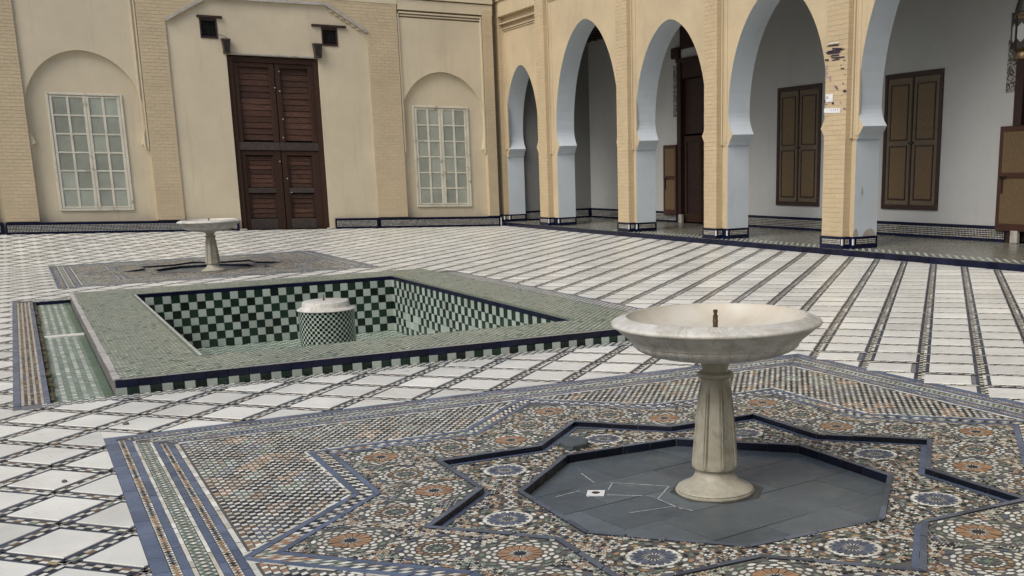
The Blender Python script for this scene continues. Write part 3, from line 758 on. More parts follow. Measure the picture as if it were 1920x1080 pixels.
# left channel mosaic: white and sage in long wavy rows
xs = LCH[0] + .01
for i in range(9):
    for j in range(int((CH1 - Y0) / .036)):
        x = LCH[0] + .012 + .042 * i; y = Y0 + .036 * j
        c_ = ((.44, .49, .43) if rnd.random() < .8 else WHITE) if i % 2 else ((.20, .26, .205) if rnd.random() < .8 else (.25, .33, .30))
        if i % 2 and j % 2 and rnd.random() < .55: c_ = (.22, .29, .23)
        ms.face([(x, y + .002, ZC + .004), (x + .04, y + .002, ZC + .004), (x + .04, y + .034, ZC + .004), (x, y + .034, ZC + .004)], col=c_)
ms.build('surround_mosaic', M['zel'], surround, kind='stuff')
bs = MB()
def blue_run(x0, x1, y0, y1, n, z=.004):
    for i in range(n):
        if (y1 - y0) > (x1 - x0): a = (x0, x1, y0 + (y1 - y0) * i / n + .002, y0 + (y1 - y0) * (i + 1) / n - .002)
        else: a = (x0 + (x1 - x0) * i / n + .002, x0 + (x1 - x0) * (i + 1) / n - .002, y0, y1)
        bs.box(*a, -.004, z + rnd.uniform(-.001, .001))
blue_run(gx0, gx0 + .052, gy0, gy1, 48); blue_run(.024, .064, Y0, gy1, 48); blue_run(RCH[1], RCH[1] + .03, Y0, gy1, 48); blue_run(gx1 - .035, gx1, gy0, gy1, 48)
blue_run(gx0 + .06, 6.55, gy0, gy0 + .016, 40)
bs.build('blue_border_tiling', M['blue'], surround, kind='stuff')
mo2 = MB()
for k in range(46):
    y = Y0 + (CH1 - Y0) * k / 46; mo2.box(.064, .100 + rnd.uniform(.0, .016), y, y + .175 - rnd.random() * .02, ZC - .01, rnd.uniform(-.028, -.004))
mo2.build('mossy_channel_edge', M['moss'], surround)
br = MB(); br.box(.11, .545, 13.62, 13.74, ZC, ZC + .022, 0, .004); br.build('channel_threshold', M['marble'], surround)
ch = MB()
for k in range(44): ch.box(LCH[1] - .075, LCH[1] - .003, Y0 + .185 * k, Y0 + .185 * (k + 1) - .003, ZC + .001, ZC + .008)
ch.build('channel_margin_tiling', M['sage'], surround, kind='stuff')

# round pillar in the pool
DX, DY = 3.275, 13.25
drum = thing('pool_pillar', 'squat round checkered pillar with white marble cap standing in the empty pool', 'pillar', (DX, DY, ZB))
b = MB(); b.lathe([(.335, ZB), (.335, .075)], 64, DX, DY); b.build('drum_body', M['pool_grout'], drum)
kg, kw = MB(), MB(); nth, nz = 66, 24; hz = (.07 - ZB) / nz
for j in range(nz):
    for i in range(nth):
        a0, a1 = 2 * math.pi * (i + .03 + .0 * j) / nth, 2 * math.pi * (i + .97) / nth; z0, z1 = ZB + hz * j + .001, ZB + hz * (j + 1) - .001; r = .338
        q = [(DX + r * math.cos(a0), DY + r * math.sin(a0), z0), (DX + r * math.cos(a1), DY + r * math.sin(a1), z0), (DX + r * math.cos(a1), DY + r * math.sin(a1), z1), (DX + r * math.cos(a0), DY + r * math.sin(a0), z1)]
        (kg if (i + j) % 2 else kw).face(q)
kg.build('dark_check_tiling', M['dgreen'], drum, kind='stuff'); kw.build('pale_check_tiling', M['pgreen'], drum, kind='stuff')
b = MB(); b.lathe([(.345, .066), (.354, .071), (.355, .078), (.345, .086), (.300, .104), (.293, .108), (.290, .114), (.283, .160), (.276, .172), (.262, .178), (.02, .180)], 64, DX, DY)
b.build('marble_cap', M['fmarble'], drum, smooth=True)
b = MB(); b.lathe([(.012, .175), (.012, .21), (.006, .211), (.006, .25), (.001, .252)], 12, DX - .02, DY); b.build('nozzle', M['brass'], drum)
b = MB()
for k in range(8):
    a = rnd.uniform(.6, 2.6); r = rnd.uniform(.12, .22); x, y = DX + r * math.cos(a), DY + r * math.sin(a); s = rnd.uniform(.006, .014); t = rnd.uniform(0, 3)
    b.face([(x - s * math.cos(t), y - s * math.sin(t), .182), (x + s * .4 * math.sin(t), y - s * .4 * math.cos(t), .190), (x + s * math.cos(t), y + s * math.sin(t), .183), (x - s * .4 * math.sin(t), y + s * .4 * math.cos(t), .182)])
b.build('leaf_litter', M['leaf'], drum, kind='stuff')

# ------------------------------------------------------------------ fountains
FXc, FYc, FZ = 3.285, 4.86, -.072
fou = thing('marble_fountain', 'large marble fountain nearest the camera, fluted pedestal standing on the slate octagon', 'fountain', (FXc, FYc, FZ), 'marble pedestal fountains')
def fl(*p): return [(r, z) for r, z in p]
b = MB()
under = fl((.088, .655), (.100, .668), (.125, .676), (.20, .681), (.30, .692), (.350, .703), (.395, .719), (.425, .737), (.438, .752), (.440, .762), (.441, .767), (.451, .768), (.454, .774), (.462, .784), (.482, .800), (.508, .822), (.528, .842), (.536, .849), (.540, .850), (.550, .854), (.5545, .861), (.5545, .868), (.551, .874), (.540, .880), (.505, .895), (.485, .903), (.478, .905), (.473, .903))
def gad(k, a, r):
    z = under[k][1]
    amp = .012 if .678 < z < .745 else (.005 if z < .763 else 0)
    return r + amp * (abs(math.sin(18 * a)) - .5) * (r / .4)
b.lathe(under, 216, FXc, FYc, 0, gad, cap=False)
b.lathe(fl((.473, .903), (.468, .890), (.44, .852), (.38, .82), (.28, .795), (.15, .785), (.0, .782)), 96, FXc, FYc, 1, cap=False)
bowl = b.build('bowl', [M['fmarble'], M['fstain']], fou, smooth=True)
b = MB()
prof = fl((.088, .66), (.076, .636), (.068, .612), (.0695, .598), (.088, .596), (.0965, .588), (.0965, .575), (.089, .566), (.073, .560), (.0775, .548), (.0865, .522), (.0905, .485), (.100, .40), (.110, .30), (.121, .18), (.128, .10), (.129, .082), (.121, .066), (.106, .060), (.104, .044))
def flut(k, a, r):
    z = prof[k][1]
    if .072 < z < .535:
        n = 8; t = (a * n / (2 * math.pi) + .3) % 1.0
        fac = math.cos(math.pi / n) / math.cos((t - .5) * 2 * math.pi / n)
        g = 0.
        d = min(t, 1 - t)
        if d < .045: g = .001
        elif d < .085: g = -.006
        elif d < .13: g = .003
        elif d < .165: g = -.004
        else: g = .0
        if z < .10 or z > .51: g *= .3
        return r * fac * 1.02 + g
    return r
b.lathe(prof, 240, FXc, FYc, 0, flut); b.build('pedestal', M['wmarble'], fou, smooth=True)
b = MB()
pb = fl((.104, .046), (.106, .036), (.112, .022), (.124, .004), (.145, -.015), (.172, -.031), (.198, -.042), (.206, -.047), (.210, -.052), (.206, -.058), (.214, -.060), (.216, -.066), (.214, -.073))
def bf(k, a, r):
    z = pb[k][1]
    if -.03 < z < .04:
        n = 10; t = (a * n / (2 * math.pi)) % 1.0; return r * (1 + .02 * (math.cos(math.pi / n) / math.cos((t - .5) * 2 * math.pi / n) - .97))
    return r
b.lathe(pb, 120, FXc, FYc, 0, bf); b.build('base', M['wmarble'], fou, smooth=True)
b = MB(); b.lathe(fl((.0135, .78), (.0135, .862), (.015, .864), (.015, .872), (.0135, .874), (.0135, .900), (.009, .902), (.009, .912), (.012, .914), (.012, .928), (.004, .93)), 14, FXc, FYc)
b.build('nozzle', M['brass'], fou)
b = MB(); b.face([(FXc + .01 + .262 * math.cos(R(22.5 + 45 * k)), FYc - .005 + .262 * math.sin(R(22.5 + 45 * k)), -.0708) for k in range(8)]); b.build('base_setting', M['paver'], fou)  # flat dark octagon sheet set around the foot, a little wider than it
far_fou = copy_tree(fou, (3.27, 21.75, FZ * QS))
far_fou.scale = (1.06, 1.06, .99)
far_fou['label'] = 'small far marble fountain on a grey pedestal beyond the pool near the wooden door'

# small things near the fountain
tab = MB()
tp = [(2.93, 5.89), (3.03, 5.905), (3.10, 6.01), (3.095, 6.10), (3.00, 6.16), (2.915, 6.05), (2.905, 5.95)]
tab.prism(tp, -.030, .004, 0, .006)
o = tab.build('stone_slab', M['slate'], o=(3, 6.02, -.034)); o['label'] = 'small loose grey slate slab lying across the dark star kerb'; o['category'] = 'slab'
dr = thing('floor_drain', 'white square floor drain plate with a dark round hole in the slate', 'drain', (2.695, 5.146, -.072))
b = MB(); oc = [(.022 * math.cos(R(30 * k)), .022 * math.sin(R(30 * k))) for k in range(12)]
t_ = R(-32)
sqr = [(.062 * math.cos(R(45 + 90 * k) + t_) * 1.1, .062 * math.sin(R(45 + 90 * k) + t_) * 1.1) for k in range(4)]
b.plate(sqr, [oc[::-1]], lambda a, c_, d: (2.695 + a, 5.146 + c_, d), -.066, -.075); b.build('plate', M['steel'], dr)
b = MB(); b.lathe(fl((.0225, -.0645), (.016, -.066), (.014, -.074)), 20, 2.695, 5.146, cap=False); b.build('rim_ring', M['brass'], dr)
b = MB(); b.face([(2.695 + .02 * math.cos(R(30 * k)), 5.146 + .02 * math.sin(R(30 * k)), -.0705) for k in range(12)]); b.build('hole', M['black'], dr)
# dry leaves caught along the kerbs
lf = MB()
def leaf(x, y, z, s, t):
    a = Vector((math.cos(t), math.sin(t), 0)) * s; c_ = Vector((-math.sin(t), math.cos(t), 0)) * s * .45; p = Vector((x, y, z)); up = Vector((0, 0, s * .35))
    lf.face([p - a, p - c_ * .9 + up * .4, p + a + up * .3, p + up * .6]); lf.face([p - a, p + up * .6, p + a + up * .3, p + c_])
for k in range(46):
    t = rnd.choice([0, 0, 1, 2, 3]); q = rnd.random()
    if t == 0: x, y, z = 2.43 + .06 * rnd.random() + q * .28, 5.43 + q * .26 + rnd.uniform(-.02, .02), -.070
    elif t == 1: x, y, z = 3.35 + q * .16, 5.66 + rnd.uniform(-.02, .02), -.070
    elif t == 2: x, y, z = 4.05 + .06 * q, 4.6 + .45 * q, -.070
    else: x, y, z = 2.30 + .03 * q, 5.02 + .2 * q, -.070
    leaf(x, y, z, rnd.uniform(.006, .013), rnd.uniform(0, 6))
o = lf.build('leaf_litter', M['leaf'], o=(2.6, 5.5, -.070), kind='stuff'); o['label'] = 'dry yellow leaf litter caught along the slate kerb'; o['category'] = 'leaf litter'
lf_me = None
for x, y, z, s, t, lb in ((4.345, 5.99, .012, .022, .4, 'small brown dry leaf on the star kerb behind the pedestal'), (4.37, 5.27, .012, .018, 2., 'small dry leaf on the kerb corner right of the pedestal'),
                          (1.42, 5.525, .008, .022, .9, 'ochre dry leaf on the white strip at the mosaic star notch'), (3.405, 3.50, .012, .012, 1.2, 'yellow leaf on the blue kerb near the bottom right')):
    lf = MB(); leaf(x, y, z, s, t); o = lf.build('dry_leaf', M['leaf'], o=(x, y, z)); o['label'] = lb; o['category'] = 'leaf'; o['group'] = 'dry leaves on the mosaic'
for x, y, s, lb in ((.515, 8.11, .022, 'grey pebble on a white diamond tile left of the mosaic square'), (.06, 6.70, .016, 'dark pebble on a marble tile at the left edge')):
    bm = bmesh.new(); bmesh.ops.create_icosphere(bm, subdivisions=2, radius=s)
    for v in bm.verts: v.co *= 1 + .2 * math.sin(v.co.x * 130 + v.co.y * 90); v.co.z *= .55
    me = bpy.data.meshes.new('pebble'); bm.to_mesh(me); bm.free(); me.materials.append(M['pebble'])
    put('pebble', me, None, (x, y, .007 + s * .45), label=lb, cat='pebble', group='pebbles on the marble tiles')

# ------------------------------------------------------------------ back wall (faces the camera, along x)
YW = 30.3
wall = thing('courtyard_wall', 'long buff plaster courtyard end wall with brick pilasters, horseshoe recesses and tall wooden door', 'wall', (6.6, YW, .2))
def fw(a, z, d): return (a, YW + d, z)
def arch_pts(cx, wi, w, zi, zm, zt, n=14):
    "pointed horseshoe outline from left impost over the top to right impost"
    h = zt - zm; ee = max(.001, (h * h - w * w) / (2 * w)); r = w + ee; out = []
    for k in range(n + 1):
        dz = h * math.sin(math.pi / 2 * k / n)
        xl = -ee + math.sqrt(max(0, r * r - dz * dz)); xe = w * math.sqrt(max(0, 1 - (dz / h) ** 2))
        out.append((-(.28 * xl + .72 * xe), zm + dz))
    low = []
    for k in range(1, 6):
        t = k / 5; low.append((-(w + (wi - w) * t * t), zm + (zi - zm) * t))
    left = low[::-1] + out
    right = [(-x, z) for x, z in left[::-1]][1:]
    return [(cx + x, z) for x, z in left + right]
TOPZ = 6.9
# recess backs and plaster
b = MB(warp=True)
b.box(-8, .52, YW + .16, YW + .5, -.2, TOPZ, 0); b.box(.52, 3.3, YW + .18, YW + .5, -.2, TOPZ, 0)
b.plate([(3.3, -.2), (5.40, -.2), (5.40, 4.5), (7.79, 4.5), (7.79, -.2), (9.6, -.2), (9.6, TOPZ), (3.3, TOPZ)], [], fw, .14, .6)
b.box(9.6, 12.88, YW + .18, YW + .5, -.2, TOPZ, 0); b.box(5.3, 7.9, YW + .58, YW + .62, -.2, 4.6)
b.build('wall_core', M['buff'], wall)
for cx, x0, x1, zt, lb in ((1.885, .52, 3.29, 4.43, None), (11.29, 10.04, 12.56, 4.31, None)):
    b = MB(warp=True)
    ar = arch_pts(cx, 1.235 if cx < 5 else 1.17, 1.37 if cx < 5 else 1.255, 2.22, 2.95, zt)
    # small console steps under each spring
    l0, r0 = ar[0], ar[-1]
    outl = [(x0, 2.07), (x0 + .02, 2.07), (x0 + .025, 2.12), (l0[0] - .05, 2.17), (l0[0], l0[1] - .02)] + ar + [(r0[0], r0[1] - .02), (r0[0] + .05, 2.17), (x1 - .025, 2.12), (x1 - .02, 2.07), (x1, 2.07), (x1, 5.7), (x0, 5.7)]
    b.plate(outl, [], fw, .06, .185); b.build('arched_spandrel', M['buff'], wall)
b = MB(warp=True); b.box(-7, -.40, YW + .07, YW + .18, -.1, TOPZ); b.build('side_panel', M['buff'], wall)
# door bay plaster with sloped top
GL, GR = 3.97, 9.17; gab = [(GL, 5.22), (5.02, 5.83), (8.08, 5.86), (GR, 5.22)]
b = MB(warp=True)
b.plate([(GL, 0), (5.40, 0), (5.40, 4.5), (7.79, 4.5), (7.79, 0), (GR, 0), (GR, 5.22), (8.08, 5.86), (5.02, 5.83), (GL, 5.22)],
        [[(4.80, 4.90), (4.80, 5.36), (5.23, 5.36), (5.23, 4.90)], [(7.93, 4.87), (7.93, 5.31), (8.36, 5.31), (8.36, 4.87)]], fw, .045, .16)
b.build('door_bay_plaster', M['buff'], wall)
b = MB(warp=True)
for p, q in zip(gab, gab[1:]): b.bar((p[0], YW + .01, p[1] + .035), (q[0], YW + .01, q[1] + .035), .11, .07, 0, (0, 0, 1))
b.build('coping', M['coping'], wall)
# brick pilasters and the brick field over the gable: one part each
def brick_runs(z):
    out = [(-.23, .52), (12.56, 12.86)]
    if z < 5.25: out += [(3.29, GL - .0), (GR, 10.04)]
    elif z < 5.9: t = (z - 5.22 + .08) / .62; out += [(3.29, GL + min(1, t) * 1.05 - .05), (GR - min(1, t) * 1.09 + .05, 10.04)]
    elif z < 6.02: out += [(3.29, 10.04)]
    return out
pitch = .083
for x_lo, x_hi in ((-.3, .6), (3.2, 10.1), (12.5, 12.9)):
    b = MB(warp=True); mt = MB(warp=True); z = .305; row = 0
    while z < 5.98:
        for x0, x1 in brick_runs(z + .04):
            if not x_lo < x0 < x_hi: continue
            mt.box(x0 + .003, x1 - .003, YW + .006, YW + .19, z, z + pitch)
            L_ = .225; x = x0 - (L_ / 2 if row % 2 else 0)
            while x < x1:
                a, c_ = max(x, x0) + .0025, min(x + L_, x1) - .0025
                if c_ - a > .03: b.box(a, c_, YW + rnd.uniform(-.002, .002), YW + .05, z + .0042, z + pitch - .0042)
                x += L_
        z += pitch; row += 1
    po = mt.build('brick_pilaster', M['mortar2'], wall, o=((x_lo + x_hi) / 2, YW, .3), label='brick field framing the door gable' if x_lo == 3.2 else None)
    b.build('brickwork', M['brick2'], po, kind='stuff')
# friezes
b = MB(warp=True)
b.box(3.29, 10.06, YW - .01, YW + .2, 6.02, TOPZ); b.box(-7, 3.285, YW + .0, YW + .2, 6.05, TOPZ); b.box(10.065, 12.88, YW + .01, YW + .2, 5.90, 6.17); b.box(10.065, 12.88, YW - .03, YW + .2, 6.20, TOPZ)
b.box(10.10, 12.54, YW + .02, YW + .1, 5.81, 5.85); b.box(10.14, 12.50, YW + .045, YW + .1, 5.74, 5.775)
for x0, x1 in ((10.06, 10.10), (12.50, 12.54), (3.235, 3.27), (3.16, 3.19)): b.box(x0, x1, YW + .02, YW + .1, 2.1, 5.80)
b.build('frieze_moulding', M['buff'], wall)
# tiled plinth
pb_, pw = MB(warp=True), MB(warp=True)
def plinth_x(x0, x1, yf, m=True):
    n = max(1, round((x1 - x0) / .2))
    for i in range(n):
        a, c_ = x0 + (x1 - x0) * i / n + .001, x0 + (x1 - x0) * (i + 1) / n - .001
        pb_.box(a, c_, yf, yf + .3, .243, .293); pb_.box(a, c_, yf - .004, yf + .3, -.05, .06)
    pb_.box(x0, x1, yf + .006, yf + .3, .06, .243)
    nx = int((x1 - x0 - .08) / .0345)
    for i in range(nx):
        for j in range(5):
            xx, zz = x0 + .04 + .0345 * i, .066 + .0345 * j
            cw_ = (.50, .50, .45) if rnd.random() < .85 else rnd.choice([(.40, .36, .2), (.3, .36, .4), (.35, .35, .3)])
            pw.face([(xx, yf + .003, zz), (xx + .021, yf + .003, zz), (xx + .021, yf + .003, zz + .021), (xx, yf + .003, zz + .021)], col=cw_)
plinth_x(-.26, 5.33, YW - .06); plinth_x(7.93, 9.15, YW - .05); plinth_x(9.19, 12.87, YW - .06); plinth_x(-7, -.30, YW + .02)
pb_.build('plinth_tiling', M['navy'], wall, kind='stuff'); pw.build('plinth_mosaic', M['zel'], wall, kind='stuff')
b = MB(warp=True); b.box(12.865, 12.895, YW - .065, YW + .1, .01, .25); b.build('plinth_fillet', M['paper'], wall)
# windows
def window(x0, x1, z0, z1, lb):
    YW = 30.335
    f = MB(warp=True); yo = .15
    t = .055
    f.box(x0, x0 + t, YW + .105, YW + .16, z0, z1, 0, .006); f.box(x1 - t, x1, YW + .105, YW + .16, z0, z1, 0, .006)
    f.box(x0 + t, x1 - t, YW + .105, YW + .16, z1 - t, z1, 0, .006); f.box(x0 + t, x1 - t, YW + .10, YW + .16, z0, z0 + t, 0, .006)
    o = f.build('window', M['winwood'], wall, o=((x0 + x1) / 2, YW + .15, z0 + gz((x0 + x1) / 2, YW)), label=lb)
    a0, a1, c0, c1 = x0 + t + .01, x1 - t - .01, z0 + t + .01, z1 - t - .01
    mid = (a0 + a1) / 2 + (.02 if x0 < 5 else 0); s = MB(warp=True)
    for l0, l1 in ((a0, mid - .004), (mid + .004, a1)):
        st = .062
        s.box(l0, l0 + st, YW + .118, YW + .15, c0, c1, 0, .004); s.box(l1 - st, l1, YW + .118, YW + .15, c0, c1, 0, .004)
        nr = 6; ph = (c1 - c0 - .05) / nr
        for k in range(nr + 1):
            zz = c0 + .02 + ph * k; s.box(l0 + st, l1 - st, YW + .124, YW + .148, zz - .016, zz + .022, 0, .004)
        xm = (l0 + l1) / 2; s.box(xm - .027, xm + .027, YW + .121, YW + .148, c0, c1, 0, .004)
        for k in range(nr):
            for p, q in ((l0 + st, xm - .022), (xm + .022, l1 - st)):
                g = MB(warp=True); zz = c0 + .02 + ph * k; tl = rnd.uniform(-.004, .004)
                g.mesh([(p - .005, YW + .138 + tl, zz + .012), (q + .005, YW + .138 - tl, zz + .012), (q + .005, YW + .138, zz + ph - .006), (p - .005, YW + .138, zz + ph - .006)], [(0, 1, 2, 3)])
                g.build('pane', M['glass'], o, o=((p + q) / 2, YW + .138, zz + ph / 2 + gz((p + q) / 2, YW)))
    s.build('sash', M['winwood'], o)
window(1.01, 2.76, .555, 3.42, 'larger white casement window in the left horseshoe recess with peeling paint')
window(10.39, 12.07, .575, 3.385, 'narrower white casement window in the right horseshoe recess beside the arcade corner')
# the tall door
dx0, dx1, dxm = 5.41, 7.78, 6.62
fr = MB(warp=True)
fr.box(dx0, dx0 + .13, YW + .10, YW + .2, 0, 4.47); fr.box(dx1 - .13, dx1, YW + .10, YW + .2, 0, 4.47); fr.box(dx0 + .13, dx1 - .13, YW + .10, YW + .2, 4.34, 4.47)
fr.box(dx0 + .13, dx1 - .13, YW + .30, YW + .34, 0, 4.4)
door = fr.build('door', M['wood_v'], wall, o=(dxm, YW + .2, gz(dxm, YW)), label='tall weathered brown double door of horizontal boards')
ra = MB(warp=True); rd = MB(warp=True)
def planks(x0, x1, z0, z1, n, tilt=.016):
    h = (z1 - z0) / n
    for k in range(n):
        p = MB(warp=True); za = z0 + h * k + .004; zb = za + h - .012; t = rnd.uniform(.6, 1.2) * tilt
        p.mesh([(x0, YW + .20, za), (x1, YW + .20, za), (x1, YW + .20 + t, zb), (x0, YW + .20 + t, zb), (x0, YW + .26, za), (x1, YW + .26, za), (x1, YW + .26, zb), (x0, YW + .26, zb)],
               [(0, 1, 2, 3), (4, 7, 6, 5), (0, 4, 5, 1), (3, 2, 6, 7), (0, 3, 7, 4), (1, 5, 6, 2)])
        p.build('plank', M['wood'], door, o=((x0 + x1) / 2, YW + .2, (za + zb) / 2 + gz((x0 + x1) / 2, YW)))
for l0, l1 in ((dx0 + .13, dxm - .012), (dxm + .012, dx1 - .13)):
    ra.box(l0, l0 + .13, YW + .13, YW + .22, 2.32, 4.335, 0, .008); ra.box(l1 - .14, l1, YW + .125, YW + .22, 2.32, 4.335, 0, .008)
    ra.box(l0 + .13, l1 - .14, YW + .13, YW + .22, 4.22, 4.335, 0, .008)
    planks(l0 + .12, l1 - .13, 2.36, 4.22, 12)
    rd.box(l0 - .05, l1, YW + .11, YW + .22, 2.10, 2.31, 0, .008)
    a0, a1 = l0, l1
    ra.box(a0, a0 + .14, YW + .14, YW + .22, .0, 2.09, 0, .008); ra.box(a1 - .20, a1, YW + .135, YW + .22, .0, 2.09, 0, .008)
    ra.box(a0 + .14, a1 - .20, YW + .14, YW + .22, 1.97, 2.09, 0, .008); rd.box(a0 + .14, a1 - .20, YW + .14, YW + .22, .98, 1.12, 0, .008); rd.box(a0 + .14, a1 - .20, YW + .13, YW + .22, .02, .30, 0, .008)
    planks(a0 + .16, a1 - .22, 1.13, 1.95, 7); planks(a0 + .16, a1 - .22, .32, .96, 5)
    for z0, z1 in ((1.14, 1.94), (.33, .95)):
        ra.box(a0 + .14, a0 + .19, YW + .16, YW + .21, z0, z1, 0, .006); ra.box(a1 - .25, a1 - .20, YW + .16, YW + .21, z0, z1, 0, .006)
ra.build('stile_frame', M['wood_v'], door); rd.build('dark_rails', M['wood_d'], door)
st_ = MB(warp=True); rr = random.Random(3)
for x, z in ((6.72, 4.12), (6.70, 3.62), (6.73, 2.9), (6.70, 2.42), (6.58, 3.7), (6.72, 1.35), (6.55, 1.8), (6.80, .98)): st_.box(x, x + .03, YW + .112, YW + .13, z, z + .03, 0, .004)
st_.build('door_studs', M['chalk'], door)
b = MB(warp=True); b.box(6.74, 6.80, YW + .09, YW + .13, .92, 1.0, 0, .01); b.build('handle', M['lantern'], door)
b = MB(warp=True); b.box(5.36, 7.84, YW + .03, YW + .17, 4.505, 4.55, 0, .01); b.build('door_lintel_edge', M['coping'], wall)
for x0, x1 in ((5.30, 5.50), (7.66, 7.88)):
    b = MB(warp=True); xm = (x0 + x1) / 2
    b.box(x0 - .01, x1 + .01, YW - .16, YW + .1, 4.83, 4.88, 0, .008)
    b.mesh([(x0, YW - .14, 4.83), (x1, YW - .14, 4.83), (x1 - .02, YW - .10, 4.58), (x0 + .03, YW - .10, 4.58), (x0, YW + .1, 4.83), (x1, YW + .1, 4.83), (x1 - .02, YW + .1, 4.58), (x0 + .03, YW + .1, 4.58)],
           [(0, 1, 2, 3), (4, 7, 6, 5), (0, 3, 7, 4), (1, 5, 6, 2), (3, 2, 6, 7), (0, 4, 5, 1)])
    for k in range(4): b.box(x0 + .025 + .042 * k, x0 + .040 + .042 * k, YW - .155, YW - .12, 4.62, 4.82)
    b.box(x0 + .02, x1 - .015, YW - .11, YW + .1, 4.51, 4.585, 0, .01)
    b.build('hinge_bracket', M['wood_d'], wall)
for x0, x1, z0, z1, l0, l1 in ((4.80, 5.23, 4.90, 5.36, 4.74, 5.37), (7.93, 8.36, 4.87, 5.31, 7.67, 8.60)):
    b = MB(warp=True); b.box(l0, l1, YW - .02, YW + .14, z1 + .005, z1 + .065, 0, .006)
    b.box(x0, x0 + .04, YW + .03, YW + .12, z0, z1); b.box(x1 - .04, x1, YW + .03, YW + .12, z0, z1); b.box(x0 + .04, x1 - .04, YW + .03, YW + .12, z1 - .06, z1); b.box(x0, x1, YW + .025, YW + .12, z0 - .03, z0 + .02)
    o = b.build('vent_window', M['frame_d'], wall)
    b = MB(warp=True); b.face([(x0, YW + .125, z0), (x1, YW + .125, z0), (x1, YW + .125, z1), (x0, YW + .125, z1)]); b.build('dark_pane', M['black'], o)
    b = MB(warp=True)
    for k in range(1, 4): b.box(x0 + (x1 - x0) * k / 4 - .006, x0 + (x1 - x0) * k / 4 + .006, YW + .09, YW + .102, z0, z1); b.box(x0 + .04, x1 - .04, YW + .092, YW + .1, z0 + (z1 - z0) * k / 4 - .006, z0 + (z1 - z0) * k / 4 + .006)
    b.build('grille', M['lantern'], o)
b = MB(warp=True); pts = [(5.23, YW + .01, 4.97), (5.33, YW - .03, 4.95), (5.42, YW - .06, 4.91), (5.46, YW - .08, 4.86)]
for p, q in zip(pts, pts[1:]): b.bar(p, q, .012, .012)
b.build('cable', M['lantern'], wall)
b = MB(warp=True); b.box(5.32, 5.52, YW - .07, YW + .05, .002, .05, 0, .008); b.box(7.70, 7.92, YW - .06, YW + .05, .002, .04, 0, .008); b.build('door_jamb_stones', M['coping'], wall)

# ------------------------------------------------------------------ arcade (right side, along y)
XP, XA, XB = 13.05, 13.20, 13.72; ZG = .11
arc = thing('arcade', 'cream brick and plaster arcade of pointed horseshoe arches with pale blue reveals on the right', 'arcade', (13.4, 18, 0))
gal = put('gallery_floor', None, None, (14.5, 18, 0), kind='structure')
GY0, GY1, XG = 4.5, 30.45, 16.0
b = MB(); b.box(13.012, XG + .0, GY0, GY1, -.05, ZG); b.build('floor_slab', M['gfloor'], gal)
n = 130
ed = MB(); 
for i in range(n):
    y0 = GY0 + (30.3 - GY0) * i / n; y1 = GY0 + (30.3 - GY0) * (i + 1) / n
    if 11 < y0 < 24:
        m_ = MB(); m_.box(-.011, .011, -(y1 - y0) / 2 + .002, (y1 - y0) / 2 - .002, -.065, .055, 0, .003); put('step_tile', m_.data('step_tile', M['navy']), gal, (13.0, (y0 + y1) / 2, .052 + rnd.uniform(-.002, .002)))
    else: ed.box(12.989, 13.011, y0 + .002, y1 - .002, -.02, .107)
ed.build('step_tiling', M['navy'], gal, kind='stuff')
st = MB()
for i in range(int((24 - 8) / .165)):
    y = 8 + .165 * i
    for k in range(5):
        x = 13.035 + .085 * k; sh = .10 * k
        st.face([(x, y + sh, ZG + .003), (x + .083, y + sh + .10, ZG + .003), (x + .083, y + sh + .10 + .068, ZG + .003), (x, y + sh + .068, ZG + .003)], col=(.42, .47, .41))
st.build('edge_mosaic', M['zel'], gal, kind='stuff')
b = MB(); b.box(12.955, 12.988, GY0, 30.24, -.02, .006); b.build('step_foot', M['lip'], gal)
# arches: (near jamb y, far jamb y, top)
ARCH = [(11.1, 15.26, 5.70), (16.05, 19.11, 4.86), (19.89, 22.82, 4.70), (23.60, 27.02, 5.20), (28.12, 30.33, 4.47)]
ZI = 2.20
outl = [(GY0, -.05), (10.3, -.05), (11.1, -.05)]
for y0, y1, zt in ARCH:
    cy, w_ = (y0 + y1) / 2, (y1 - y0) / 2
    ar = arch_pts(cy, w_ - .165, w_ - .012, ZI, 2.62 if zt < 5.5 else 2.55, zt, 18)
    outl += [(y0, -.05), (y0, 1.98), (y0 + .035, 2.0), (y0 + .06, 2.06), (y0 + .155, 2.185)] + ar + [(y1 - .155, 2.185), (y1 - .06, 2.06), (y1 - .035, 2.0), (y1, 1.98), (y1, -.05)]
outl = [(GY0, -.05)] + outl[3:] + [(31.2, -.05), (31.2, 6.9), (GY0, 6.9)]
b = MB(); b.plate(outl, [], lambda a, z, d: (d, a, z), XA, XB, 0, 1, 1); b.build('arcade_facade', [M['cream'], M['lime']], arc)
